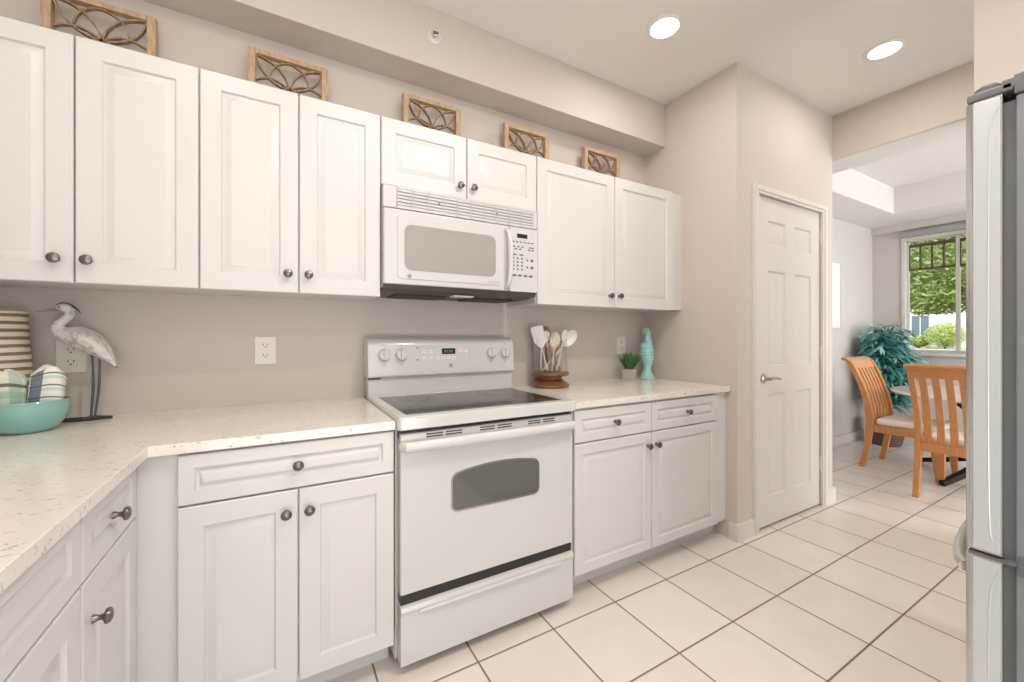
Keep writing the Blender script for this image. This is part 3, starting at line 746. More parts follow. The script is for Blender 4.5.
def arc(p, q, bulge, n=12):
    """arc from p to q bulging to the left by `bulge`"""
    mx, mz = (p[0] + q[0]) / 2, (p[1] + q[1]) / 2; dx, dz = q[0] - p[0], q[1] - p[1]; l = math.hypot(dx, dz); nx, nz = -dz / l, dx / l
    return [(p[0] + dx * k / n + nx * bulge * 4 * (k / n) * (1 - k / n), p[1] + dz * k / n + nz * bulge * 4 * (k / n) * (1 - k / n)) for k in range(n + 1)]
FW, FH, FD = .297, .270, .030
def wood_frame(label, x):
    t_ = thing('carved_wood_frame', label, 'wall decor', (x, 1.955, UT), 0, 'carved wooden frames on top of the wall cabinets')
    bm = bmesh.new(); b_ = .026
    box(bm, -FW / 2, -FW / 2 + b_, 0, FD, 0, FH, bev=.002); box(bm, FW / 2 - b_, FW / 2, 0, FD, 0, FH, bev=.002)
    box(bm, -FW / 2 + b_, FW / 2 - b_, 0, FD, 0, b_, bev=.002); box(bm, -FW / 2 + b_, FW / 2 - b_, 0, FD, FH - b_ * .8, FH, bev=.002)
    obj('frame_border', bm, M['framewood'], t_)
    bm = bmesh.new(); cz = FH / 2; ix, iz = FW / 2 - b_, FH / 2 - b_ * .8
    for sx in (-1, 1):
        for sz in (-1, 1):
            q = (sx * ix, cz + sz * iz)
            sweep_xz(bm, arc((0, cz), q, .030), .0055, .006, .024); sweep_xz(bm, arc((0, cz), q, -.030), .0055, .006, .024)
            # small crossing arcs from the side middles and the top and bottom middles
            sweep_xz(bm, arc((sx * ix, cz + sz * .012), (sx * .004, cz + sz * .004), -.022 * sx * sz), .005, .008, .022)
            sweep_xz(bm, arc((0, cz + sz * iz), (sx * .072, cz + sz * .035), .020 * sx * sz), .005, .008, .022)
    obj('carved_fretwork', bm, M['fretwood'], t_)
    return t_
f0 = wood_frame('leftmost carved wooden frame, partly cut off by the top edge of the photo', -.548)
for x, lb in ((.035, 'second carved wooden frame from the left, above the tall doors left of the microwave'),
              (.665, 'carved wooden frame above the left door over the microwave'),
              (1.222, 'carved wooden frame above the seam between microwave cabinet and right cabinet'),
              (1.789, 'rightmost carved wooden frame, closest to the pantry wall')):
    copy_tree(f0, (x, 1.955, UT), None, lb)

# ------------------------------------------------------------------ outlets and sprinkler
def outlet(label, x, z):
    o = thing('wall_outlet', label, 'outlet', (x, YB, z), 0, 'outlets on the back wall')
    bm = bmesh.new(); box(bm, -.039, .039, -.006, 0, -.058, .058, bev=.002); obj('cover_plate', bm, M['plate'], o)
    for dz in (.0215, -.0215):
        bm = bmesh.new(); prism(bm, rrect(-.017, .017, dz - .014, dz + .014, .009), -.0085, -.004, 'y', bev=.0008); r_ = obj('receptacle', bm, M['plate'], o)
        bm = bmesh.new(); box(bm, -.0085, -.006, -.0092, -.008, dz, dz + .008); box(bm, .006, .0085, -.0092, -.008, dz, dz + .008)
        lathe(bm, [(0, 0), (.0028, 0), (.0028, .001), (0, .001)], 8, (0, -.0083, dz - .0065), '-y'); obj('socket_slots', bm, M['darkgap'], r_)
    return o
o1 = outlet('ivory wall outlet in the open middle of the backsplash left of the range', -.055, 1.108)
copy_tree(o1, (-.645, YB, 1.098), None, 'ivory wall outlet partly hidden behind the heron figurine')
copy_tree(o1, (2.02, YB, 1.105), None, 'ivory wall outlet behind the small potted grass')
sp = thing('fire_sprinkler', 'round white sidewall sprinkler on the soffit above the cabinets', 'sprinkler', (.636, 1.859, 2.595))
bm = bmesh.new(); lathe(bm, [(0, 0), (.036, 0), (.034, .005), (.024, .007), (.021, .003), (0, .003)], 28, (0, 0, 0), '-y'); obj('escutcheon', bm, M['trim'], sp)
bm = bmesh.new(); lathe(bm, [(0, 0), (.010, 0), (.010, .018), (.006, .022), (0, .024)], 16, (0, 0, 0), '-y'); hd = obj('sprinkler_head', bm, M['chrome'], sp)
bm = bmesh.new(); box(bm, -.013, .013, -.030, -.028, -.003, .008); tube(bm, [(-.009, -.01, 0), (-.010, -.022, 0), (-.002, -.029, 0)], .0018, 6); tube(bm, [(.009, -.01, 0), (.010, -.022, 0), (.002, -.029, 0)], .0018, 6); obj('deflector', bm, M['hinge'], hd)

# ------------------------------------------------------------------ recessed ceiling lights
def can(label, x, y, power=5.5):
    o = thing('recessed_ceiling_light', label, 'ceiling light', (x, y, ZC), 0, 'recessed ceiling lights')
    bm = bmesh.new(); lathe(bm, [(.066, -.001), (.088, -.001), (.086, -.006), (.070, -.010), (.066, -.004), (.066, -.001)], 36, cap=False)
    obj('trim_ring', bm, M['ceiling'], o)
    bm = bmesh.new(); lathe(bm, [(0, -.0035), (.066, -.0035), (.066, -.0015), (0, -.0015)], 36); obj('lamp_lens', bm, M['lens'], o)
    l = light('lamp_glow', 'AREA', (0, 0, -.012), (0, 0, 0), power, (1, .93, .84), .13); l.data.shape = 'DISK'; l.parent = o
    return o
c1 = can('recessed ceiling light nearest the soffit corner above the range side', 1.683, 1.39)
copy_tree(c1, (2.853, .905, ZC), None, 'recessed ceiling light in front of the dining room header')
for x, y, e in ((.45, .45, 8), (.1, -1.1, 12), (-.3, .75, 7), (1.1, .3, 27)):   # unseen lights added overhead and behind the camera to brighten the kitchen
    l = light('overhead_fill', 'AREA', (x, y, ZC - .012), (0, 0, 0), e, (1, .93, .84), .13); l.data.shape = 'DISK'

# ------------------------------------------------------------------ items on the left counter
# heron figurine (plane about y = 1.955)
hr = thing('heron_figurine', 'white heron figurine standing on a dark base on the left counter', 'figurine', (-.58, 1.955, CT))
HX = lambda x, z, y=0: (x + .58, y, z - CT)
bm = bmesh.new()
tube(bm, [HX(-.512, 1.070), HX(-.530, 1.098), HX(-.553, 1.128), HX(-.580, 1.153), HX(-.606, 1.168), HX(-.630, 1.174), HX(-.646, 1.185), HX(-.6525, 1.201), HX(-.647, 1.216), HX(-.635, 1.228), HX(-.6255, 1.241), HX(-.625, 1.255), HX(-.633, 1.265), HX(-.644, 1.268), HX(-.656, 1.264)],
     [.004, .020, .032, .038, .036, .029, .0225, .0175, .0145, .013, .0125, .0135, .015, .0135, .006], 16, up=(0, 1, 0), flat=1, n=4)
bd = obj('heron_body', bm, M['hwhite'], hr)
for s in (-1, 1):   # folded wings hugging the body
    bm = bmesh.new(); tube(bm, [HX(-.617, 1.180, s * .024), HX(-.590, 1.170, s * .030), HX(-.560, 1.143, s * .028), HX(-.532, 1.103, s * .017), HX(-.508, 1.063, s * .004)], [.006, .024, .026, .016, .003], 12, up=(0, 1, 0), flat=1, n=4)
    obj('folded_wing', bm, M['hwhite'], bd)
bm = bmesh.new(); tube(bm, [HX(-.650, 1.263), HX(-.672, 1.258), HX(-.705, 1.252)], [.0068, .0045, .0008], 10); obj('beak', bm, M['hbeak'], bd)
bm = bmesh.new(); tube(bm, [HX(-.657, 1.274, 0), HX(-.645, 1.2815, 0), HX(-.630, 1.279, 0), HX(-.612, 1.268, 0), HX(-.598, 1.250, 0)], [.002, .0035, .004, .003, .001], 8, n=3); obj('head_crest', bm, M['hdark'], bd)
for s in (-1, 1):
    bm = bmesh.new(); bmesh.ops.create_uvsphere(bm, u_segments=10, v_segments=8, radius=.0026, matrix=Matrix.Translation(HX(-.647, 1.2675, s * .0118))); obj('eye', bm, M['black'], bd)
bm = bmesh.new(); tube(bm, [HX(-.528, 1.088, 0), HX(-.516, 1.073, 0), HX(-.505, 1.058, 0)], [.010, .008, .001], 8); obj('tail_tip', bm, M['hdark'], bd)
for s, xk in ((-1, -.002), (1, .006)):
    bm = bmesh.new(); tube(bm, [HX(-.566 + xk, 1.125, s * .010), HX(-.563 + xk * 1.6, 1.09, s * .009), HX(-.562 + xk * 1.2, .99, s * .008), HX(-.569 + xk * .7, .888, s * .008)], [.007, .0034, .0042, .0036], 8, n=3)
    obj('leg', bm, M['hleg'], hr)
    bm = bmesh.new()
    for a in (-35, 0, 35, 180): tube(bm, [HX(-.569 + xk * .7, .889, s * .008), HX(-.569 + xk * .7 - .02 * math.cos(R(a)), .888, s * .008 + .02 * math.sin(R(a)))], [.0035, .002], 6)
    obj('foot', bm, M['hdark'], hr)
bm = bmesh.new(); pts = []
for k in range(28):
    a = 2 * PI * k / 28; w = 1 + .12 * math.sin(3 * a) + .08 * math.cos(5 * a); pts.append((-.010 + .068 * w * math.cos(a), -.004 + .026 * w * math.sin(a)))
prism(bm, pts, 0, .009, 'z', bev=.003); obj('base_plate', bm, M['drift'], hr)

# bowl
bw = thing('ceramic_bowl', 'glossy aqua ceramic bowl holding plaid towels on the left counter', 'bowl', (-.669, 1.806, CT))
bm = bmesh.new()
lathe(bm, [(0, 0), (.046, 0), (.051, .003), (.066, .013), (.080, .034), (.0875, .056), (.089, .074), (.0875, .086), (.0895, .093), (.088, .0965), (.0845, .094), (.084, .086), (.0855, .072), (.084, .056), (.0765, .036), (.062, .018), (.03, .010), (0, .009)], 48)
obj('bowl_shell', bm, M['bowl'], bw)
def rolled(name, label, m, loc, h, r, tilt, squash=.8, folds=5, seed=1):
    """upright rolled towel with UVs"""
    rnd = random.Random(seed); bm = bmesh.new(); uv = bm.loops.layers.uv.new('UVMap'); nu, nv = 40, 14; g = []
    ph = [rnd.uniform(0, 6) for _ in range(4)]
    for j in range(nv + 1):
        q = j / nv; row = []
        rr = r * (.62 + .38 * min(1, q / .45)) * (1 + .06 * math.sin(q * 4 + ph[0])) * (1 if q < .92 else math.sqrt(max(.0, 1 - ((q - .92) / .08) ** 2 * .6)))
        for i in range(nu):
            a = 2 * PI * i / nu; w = 1 + .06 * math.sin(folds * a + ph[1] + q * 2) + .04 * math.sin(2 * a + ph[2])
            row.append(bm.verts.new((rr * w * math.cos(a), rr * w * squash * math.sin(a), h * q + .010 * math.sin(2 * a + ph[3]) * q)))
        g.append(row)
    for j in range(nv):
        for i in range(nu):
            f = bm.faces.new((g[j][i], g[j][(i + 1) % nu], g[j + 1][(i + 1) % nu], g[j + 1][i]))
            for lp, (a, b_) in zip(f.loops, ((i, j), (i + 1, j), (i + 1, j + 1), (i, j + 1))): lp[uv].uv = (a / nu, b_ / nv)
    # spiral roll end
    cv = bm.verts.new((0, 0, h - .012)); 
    for i in range(nu):
        f = bm.faces.new((g[-1][i], g[-1][(i + 1) % nu], cv))
        for lp in f.loops: lp[uv].uv = (i / nu, .98)
    bm.faces.new(g[0][::-1])
    o = obj(name, bm, m, None, angle=60); o.location = loc; o.rotation_euler = tilt; tag(o, label, 'towel', 'plaid towels in the aqua bowl'); return o
rolled('rolled_towel', 'rolled towel with navy and pale green stripes, right one in the aqua bowl', M['plaid2'], (-.635, 1.802, CT + .016), .176, .040, (R(3), R(6), 0), .9, 4, 3)
rolled('rolled_towel', 'green plaid towel with brown bands, left one in the aqua bowl', M['plaid1'], (-.704, 1.799, CT + .016), .165, .040, (R(3), R(-3), R(40)), .95, 5, 5)
# striped jar
bm = bmesh.new(); lathe(bm, [(0, 0), (.078, 0), (.088, .006), (.090, .05), (.089, .12), (.085, .20), (.079, .30), (.077, .362), (.078, .370), (.074, .372), (.070, .366), (.070, .30), (0, .29)], 48)
tag(obj('striped_vase', bm, M['stripe'], loc=(-.797, 1.938, CT)), 'cream vase with brown horizontal stripes behind the aqua bowl', 'vase')

# ------------------------------------------------------------------ items on the right counter
ux, uy = 1.345, 1.905
ut = thing('utensil_holder', 'glass cylinder on a turned brown wooden pedestal beside the range', 'utensil holder', (ux, uy, CT))
bm = bmesh.new(); lathe(bm, [(0, 0), (.101, 0), (.106, .006), (.106, .016), (.098, .024), (.076, .036), (.065, .048), (.065, .058), (.079, .064), (.101, .067), (.106, .072), (.106, .082), (.101, .087), (.085, .088), (0, .088)], 40)
obj('wooden_pedestal', bm, M['basewood'], ut)
bm = bmesh.new(); lathe(bm, [(.0925, .089), (.0945, .089), (.0945, .272), (.0935, .274), (.0925, .272), (.0925, .089)], 48, cap=False); 
t = bmesh.new(); obj('glass_cylinder', bm, M['glass'], ut); t.free()
def utensil(label, m, base, top, kind, wide, turn=0, grp='utensils standing in the glass holder'):
    """base and top relative to the holder's centre"""
    o = thing({'spoon': 'serving_spoon', 'spat': 'spatula', 'ladle': 'ladle'}[kind], label, 'utensil', (ux + base[0], uy + base[1], CT + base[2]), 0, grp)
    k_ = 1.3; d = Vector((top[0] * k_, top[1], top[2])) - Vector(base); L_ = d.length; wide *= 1.5
    hm, bmm = bmesh.new(), bmesh.new(); hl = L_ - wide * 2.3
    tube(hm, [(0, 0, 0), (0, 0, hl * .4), (0, 0, hl * .8), (0, 0, hl + .01)], [.0065, .0058, .0048, .005], 8)
    if kind == 'spoon':
        t = bmesh.new(); bmesh.ops.create_uvsphere(t, u_segments=18, v_segments=12, radius=1); 
        merge(bmm, t, Matrix.Translation((0, 0, hl + wide * 1.2)) @ Matrix.Diagonal((wide * .72, .005, wide * 1.15, 1)))
    elif kind == 'spat':
        o2 = [(-.010, hl), (.010, hl), (wide * .62, hl + wide * .6), (wide * .70, hl + wide * 2.1), (wide * .55, hl + wide * 2.3), (-wide * .55, hl + wide * 2.3), (-wide * .70, hl + wide * 2.1), (-wide * .62, hl + wide * .6)]
        prism(bmm, o2, -.0025, .0025, 'y', bev=.001)
    else:
        t = bmesh.new(); bmesh.ops.create_uvsphere(t, u_segments=18, v_segments=12, radius=1)
        merge(bmm, t, Matrix.Translation((wide * .2, 0, hl + wide)) @ Matrix.Rotation(R(35), 4, 'Y') @ Matrix.Diagonal((wide * .65, wide * .42, wide * 1.05, 1)))
    zz = d.normalized(); nn = Matrix.Rotation(turn, 3, 'Z') @ Vector((.57, .82, 0)); yy = (nn - zz * nn.dot(zz)).normalized(); xx = yy.cross(zz)
    q = Matrix((xx, yy, zz)).transposed().to_4x4()
    bmesh.ops.transform(hm, matrix=q, verts=hm.verts); bmesh.ops.transform(bmm, matrix=q, verts=bmm.verts)
    obj('handle', hm, m, o); obj('utensil_head', bmm, m, o); return o
zb_ = .092
utensil('white slotted spatula leaning left in the glass holder', M['spoonwhite'], (-.030, -.015, zb_), (-.070, .010, .345), 'spat', .036, .3)
utensil('white spoon leaning far right in the glass holder', M['spoonwhite'], (-.040, .020, zb_), (.130, -.015, .318), 'spoon', .034, .2)
utensil('white ladle behind the spatula in the glass holder', M['spoonwhite'], (-.045, .03, zb_), (-.030, .035, .340), 'ladle', .034, 0)
utensil('pale upright wooden spoon in the middle of the glass holder', mat('pale_spoon', (.66, .58, .48), .5), (-.010, -.025, zb_), (.018, -.02, .315), 'spoon', .028, .1)
utensil('narrow white spoon standing between the wooden handles', M['spoonwhite'], (.020, -.03, zb_), (.085, .0, .325), 'spoon', .022, .6)
utensil('short brown wooden spatula crossing to the right inside the glass', M['spoonwood'], (-.035, -.035, zb_), (.060, .01, .262), 'spat', .012, .2)
utensil('short brown wooden spoon crossing to the left inside the glass', M['spoonwood'], (.050, -.030, zb_), (-.020, .01, .255), 'spoon', .011, 0)
utensil('dark wooden spoon rising behind the white spatula', M['basewood'], (.0, .035, zb_), (-.005, .045, .345), 'spoon', .030, 0)
utensil('straight brown wooden handle near the front of the glass', M['spoonwood'], (.030, .005, zb_), (-.004, -.01, .240), 'spat', .010, .5)

px_, py_ = 1.978, 1.915
pt = thing('potted_grass', 'small tuft of green grass in a square whitewashed pot', 'plant', (px_, py_, CT), R(12))
bm = bmesh.new()
rs = []
for w, z in ((.029, 0), (.033, .074), (.028, .074), (.027, .064)): rs.append([bm.verts.new((sx * w, sy * w, z)) for sx, sy in ((-1, -1), (1, -1), (1, 1), (-1, 1))])
for a, b_ in zip(rs, rs[1:]):
    for k in range(4): bm.faces.new((a[k], a[(k + 1) % 4], b_[(k + 1) % 4], b_[k]))
bm.faces.new(rs[0][::-1]); bm.faces.new(rs[-1]); bmesh.ops.recalc_face_normals(bm, faces=bm.faces); obj('square_pot', bm, M['pot'], pt, smooth=False)
def blade(bm, p, d, L_, w, droop, seg=5):
    """tapering leaf blade with slight thickness from p in direction d"""
    d = Vector(d).normalized(); side = d.cross(Vector((0, 0, 1)))
    side = side.normalized() if side.length > .01 else Vector((1, 0, 0)); nrm = side.cross(d).normalized(); prev = None
    for k in range(seg + 1):
        q = k / seg; c_ = Vector(p) + d * (L_ * q) + Vector((0, 0, -droop * q * q)); ww = w * math.sin(PI * min(.97, .12 + .85 * q))
        cur = (bm.verts.new(c_ - side * ww), bm.verts.new(c_ + nrm * ww * .35), bm.verts.new(c_ + side * ww))
        if prev: bm.faces.new((prev[0], prev[1], cur[1], cur[0])); bm.faces.new((prev[1], prev[2], cur[2], cur[1]))
        prev = cur
bm = bmesh.new(); rnd = random.Random(4)
for k in range(190):
    a = rnd.uniform(0, 2 * PI); r_ = rnd.uniform(0, .022); sp_ = rnd.uniform(.1, .72)
    blade(bm, (r_ * math.cos(a), r_ * math.sin(a), .066), (sp_ * math.cos(a), sp_ * math.sin(a), 1), rnd.uniform(.085, .135), .0042, rnd.uniform(0, .012))
tag_g = obj('grass_blades', bm, M['grass'], pt)

# turquoise seahorse-like statue
st = thing('turquoise_statue', 'turquoise glazed seahorse statue in the corner by the pantry wall', 'figurine', (2.145, 1.915, CT))
bm = bmesh.new(); lathe(bm, [(0, 0), (.050, 0), (.053, .005), (.050, .012), (.044, .018), (.040, .030), (.031, .045), (.026, .056), (.024, .064), (0, .066)], 32)
for k in range(8):
    a = 2 * PI * k / 8
    t = bmesh.new(); bmesh.ops.create_uvsphere(t, u_segments=10, v_segments=8, radius=1); merge(bm, t, Matrix.Translation((.040 * math.cos(a), .040 * math.sin(a), .010)) @ Matrix.Diagonal((.015, .015, .010, 1)))
obj('scalloped_foot', bm, M['turq'], st)
bm = bmesh.new()
# ridged body following an S, belly forward (-x)
P_ = [(.0, .055, .022), (.004, .085, .024), (.006, .115, .031), (.002, .150, .038), (-.002, .185, .040), (-.003, .215, .037), (.001, .240, .030), (.005, .262, .022), (.004, .284, .0175), (-.003, .303, .0235), (-.008, .322, .0255), (-.006, .342, .015)]
cs = catmull([(a, 0, b_) for a, b_, c_ in P_], 8); rr = catmull([(c_, 0, 0) for a, b_, c_ in P_], 8)
rr = [1.18 * q.x * (1 + .055 * math.sin(k * 2 * PI / 4.6)) if q.x > .024 else q.x * 1.18 for k, q in enumerate(rr)]
tube(bm, cs, rr, 22, up=(0, 1, 0))
obj('ridged_body', bm, M['turq'], st)
bm = bmesh.new(); tube(bm, [(-.010, -.006, .318), (-.026, -.022, .306), (-.034, -.028, .282), (-.032, -.028, .256)], [.017, .015, .011, .0095], 12, n=3, up=(0, 1, 0)); hd_ = obj('snout', bm, M['turq'], st)
bm = bmesh.new()
for k in range(5):
    a = R(20 + 30 * k); tube(bm, [(-.006 + .012 * math.cos(a), 0, .328 + .010 * math.sin(a)), (-.006 + .024 * math.cos(a), 0, .328 + .021 * math.sin(a))], [.006, .0025], 8)
obj('crown', bm, M['turq'], st)
bm = bmesh.new()
for k in range(9): z = .13 + k * .014; tube(bm, [(.026, 0, z), (.049 - abs(k - 4) * .0018, 0, z + .004)], [.006, .003], 8)
tube(bm, [(.034, 0, .125), (.042, 0, .17), (.036, 0, .25)], [.003, .004, .003], 8, n=3)
obj('dorsal_fin', bm, M['turq'], st)
bm = bmesh.new(); bmesh.ops.create_uvsphere(bm, u_segments=10, v_segments=8, radius=.004, matrix=Matrix.Translation((-.018, -.020, .318))); obj('eye', bm, M['hdark'], st)

# ------------------------------------------------------------------ dining room
def chair_build(label, loc, rotz):
    """local: chair faces +y, back at y = 0, width along x"""
    c = thing('dining_chair', label, 'chair', loc, rotz, 'oak slat-back dining chairs')
    W2 = .215; SH = .415
    def backy(z):   # profile of the back post: foot splays back, top curls back
        if z < .42: return -.055 * ((.42 - z) / .42) ** 1.6
        q = (z - .42) / .55; return -.165 * q ** 1.75
    zs_ = [0, .1, .2, .3, .38, .46, .55, .65, .75, .84, .90, .94]
    for s in (-1, 1):
        bm = bmesh.new(); t = bmesh.new(); prev = None
        for z in zs_:
            y = backy(z); dp = .020 + .008 * math.exp(-((z - .42) / .15) ** 2); w = .016; xx = s * (W2 + .012 * max(0, z - .42))
            cur = [t.verts.new(v) for v in ((xx - w, y - dp, z), (xx + w, y - dp, z), (xx + w, y + dp, z), (xx - w, y + dp, z))]
            if prev:
                for k in range(4): t.faces.new((prev[k], prev[(k + 1) % 4], cur[(k + 1) % 4], cur[k]))
            else: t.faces.new(cur[::-1])
            prev = cur
        t.faces.new(prev); bmesh.ops.recalc_face_normals(t, faces=t.faces); merge(bm, t); obj('back_leg', bm, M['oak'], c)
    for s in (-1, 1):
        bm = bmesh.new(); t = bmesh.new(); prev = None
        for z, w, dy in ((0, .017, .03), (.15, .022, .018), (.30, .024, .004), (.36, .024, 0)):
            y = .40 + dy; cur = [t.verts.new(v) for v in ((s * .20 - w, y - w, z), (s * .20 + w, y - w, z), (s * .20 + w, y + w, z), (s * .20 - w, y + w, z))]
            if prev:
                for k in range(4): t.faces.new((prev[k], prev[(k + 1) % 4], cur[(k + 1) % 4], cur[k]))
            else: t.faces.new(cur[::-1])
            prev = cur
        t.faces.new(prev); bmesh.ops.recalc_face_normals(t, faces=t.faces); merge(bm, t); obj('front_leg', bm, M['oak'], c)
    bm = bmesh.new()
    box(bm, -W2 + .014, W2 - .014, .395, .418, .325, .385, bev=.002); box(bm, -.2165, -.192, .02, .40, .325, .385, bev=.002); box(bm, .192, .2165, .02, .40, .325, .385, bev=.002)
    obj('seat_frame', bm, M['oak'], c)
    bm = bmesh.new(); box(bm, -W2 + .010, W2 - .010, .030, .425, .384, .447, bev=.028, seg=4); obj('seat', bm, M['cushion'], c)
    bm = bmesh.new(); box(bm, -W2 + .012, W2 - .012, backy(.37) - .014, backy(.37) + .014, .335, .398, bev=.002); obj('lower_rail', bm, M['oak'], c)
    bm = bmesh.new()   # scrolled top rail
    prof = [(backy(.875) - .014, .872), (backy(.875) + .012, .872), (backy(.91) + .012, .912), (backy(.94) + .006, .942), (backy(.955) - .008, .962), (backy(.955) - .034, .972), (backy(.955) - .050, .962), (backy(.955) - .046, .948), (backy(.94) - .022, .940), (backy(.91) - .014, .912)]
    prism(bm, prof, -W2 - .026, W2 + .026, 'x', bev=.002); obj('top_rail', bm, M['oak'], c)
    for k in range(6):
        x = -.165 + k * .066; bm = bmesh.new(); t = bmesh.new(); prev = None
        for z in (.39, .46, .55, .65, .75, .84, .89):
            y = backy(z); cur = [t.verts.new(v) for v in ((x - .0195, y - .006, z), (x + .0195, y - .006, z), (x + .0195, y + .006, z), (x - .0195, y + .006, z))]
            if prev:
                for j in range(4): t.faces.new((prev[j], prev[(j + 1) % 4], cur[(j + 1) % 4], cur[j]))
            else: t.faces.new(cur[::-1])
            prev = cur
        t.faces.new(prev); bmesh.ops.recalc_face_normals(t, faces=t.faces); merge(bm, t); obj('back_slat', bm, M['oak'], c)
    return c
# chair facing -y beside the plant, chair facing +x with its back to the kitchen
ca = chair_build('oak slat-back chair with cream seat standing beside the leafy plant', (4.745, 1.535, 0), R(180))
copy_tree(ca, (4.065, .880, 0), R(-90), 'oak slat-back chair seen from behind, closest to the kitchen and the refrigerator')
tb = thing('dining_table', 'round pale-topped dining table with black iron base behind the chairs', 'table', (4.95, .88, 0))
bm = bmesh.new(); lathe(bm, [(0, .672), (.595, .672), (.612, .678), (.618, .688), (.612, .699), (.60, .702), (0, .702)], 72); obj('tabletop', bm, M['tabletop'], tb)
bm = bmesh.new(); lathe(bm, [(0, .13), (.05, .13), (.045, .16), (.032, .2), (.032, .56), (.05, .62), (.16, .655), (.20, .672), (0, .672)], 24); obj('pedestal', bm, M['iron'], tb)
for k in range(4):
    a = R(159 + 90 * k); ca_, sa = math.cos(a), math.sin(a)
    bm = bmesh.new(); tube(bm, [(.03 * ca_, .03 * sa, .20), (.16 * ca_, .16 * sa, .15), (.36 * ca_, .36 * sa, .075), (.53 * ca_, .53 * sa, .024)], [.026, .028, .026, .024], 4, n=3, shape=[(-.8, -.8), (.8, -.8), (.8, .8), (-.8, .8)]); obj('leg', bm, M['iron'], tb)
    bm = bmesh.new(); tube(bm, [(.03 * ca_, .03 * sa, .36), (.10 * ca_, .10 * sa, .42), (.17 * ca_, .17 * sa, .52), (.27 * ca_, .27 * sa, .60), (.38 * ca_, .38 * sa, .668)], .015, 8, n=3); obj('brace', bm, M['iron'], tb)
# leafy plant
pl = thing('potted_plant', 'tall leafy teal-green artificial plant in a dark woven basket by the window', 'plant', (5.66, 1.78, 0))
bm = bmesh.new(); lathe(bm, [(0, 0), (.115, 0), (.125, .02), (.150, .14), (.158, .24), (.165, .26), (.155, .268), (.145, .255), (0, .24)], 32); obj('woven_basket', bm, M['basket'], pl)
bm = bmesh.new(); l1, l2 = bmesh.new(), bmesh.new(); rnd = random.Random(11)
for k in range(13):
    a = 2 * PI * k / 13 + rnd.uniform(-.2, .2); sp_ = rnd.uniform(.03, .20); top = rnd.uniform(.85, 1.30)
    pth = [(.02 * math.cos(a), .02 * math.sin(a), .24), (.06 * math.cos(a), .06 * math.sin(a), .24 + (top - .24) * .4), (sp_ * .8 * math.cos(a), sp_ * .8 * math.sin(a), .24 + (top - .24) * .75), (sp_ * math.cos(a), sp_ * math.sin(a), top)]
    tube(bm, pth, [.008, .006, .004, .002], 6, n=3)
    cc = catmull(pth, 10)
    for q in range(6, len(cc)):
        for _ in range(4 if cc[q].z > .45 else 2):
            b_ = rnd.uniform(0, 2 * PI); L_ = rnd.uniform(.09, .16)
            # twig
            tw = Vector((math.cos(b_), math.sin(b_), rnd.uniform(-.2, .6))).normalized(); tl = rnd.uniform(.02, .12)
            e = cc[q] + tw * tl
            e.x = max(-.24, min(.24, e.x)); e.y = min(.12, max(-.22, e.y))
            for m_ in range(2):
                aa = b_ + rnd.uniform(-.9, .9); dd = Vector((math.cos(aa), math.sin(aa), rnd.uniform(-.45, .5)))
                if e.y + dd.normalized().y * L_ > .235: dd.y = -abs(dd.y)
                blade(l1 if rnd.random() < .68 else l2, e, dd, L_, rnd.uniform(.010, .015), rnd.uniform(.01, .06), 4)
obj('stems', bm, M['stem'], pl); obj('dark_leaves', l1, M['leaf'], pl); obj('pale_leaves', l2, M['leaf2'], pl)['label'] = 'paler teal leaves'
# picture on the dining wall (only its right edge shows past the pantry)
pc = thing('wall_picture', 'white framed picture on the dining wall beside the pantry corner', 'picture', (4.95, YB, 1.60))
bm = bmesh.new()
for a in ((-.285, .285, .341, .361), (-.285, .285, -.357, -.337), (-.285, -.265, -.337, .341), (.265, .285, -.337, .341)): box(bm, a[0], a[1], -.024, 0, a[2], a[3], bev=.002)
obj('picture_frame', bm, M['trim'], pc); obj('picture_sheet', B(-.266, .266, -.014, -.002, -.338, .342), M['canvas'], pc)
# vertical blind with head rail
vb = thing('vertical_blind', 'white vertical blind drawn aside at the dining window under its grey rail', 'blind', (XW - .06, 1.35, 2.30))
obj('head_rail', B(-.012, .038, -.60, .425, -.045, .012, bev=.003), M['rail'], vb)
for k in range(9):
    y = -.42 + k * .034; bm = bmesh.new(); t = bmesh.new()
    pr = [(-.028, -.010), (0, .0), (.028, -.010)]
    rows_ = [[t.verts.new((a, y + b_ + dy, z)) for a, b_ in pr] for z in (-.046, -1.25) for dy in (0, .002)]
    A0, A1, C0, C1 = rows_
    for i in range(2): t.faces.new((A0[i], A0[i + 1], C0[i + 1], C0[i])); t.faces.new((A1[i + 1], A1[i], C1[i], C1[i + 1])); t.faces.new((A0[i], A1[i], A1[i + 1], A0[i + 1])); t.faces.new((C0[i + 1], C1[i + 1], C1[i], C0[i]))
    t.faces.new((A0[0], C0[0], C1[0], A1[0])); t.faces.new((A0[2], A1[2], C1[2], C0[2])); merge(bm, t); obj('vane', bm, M['blind'], vb)

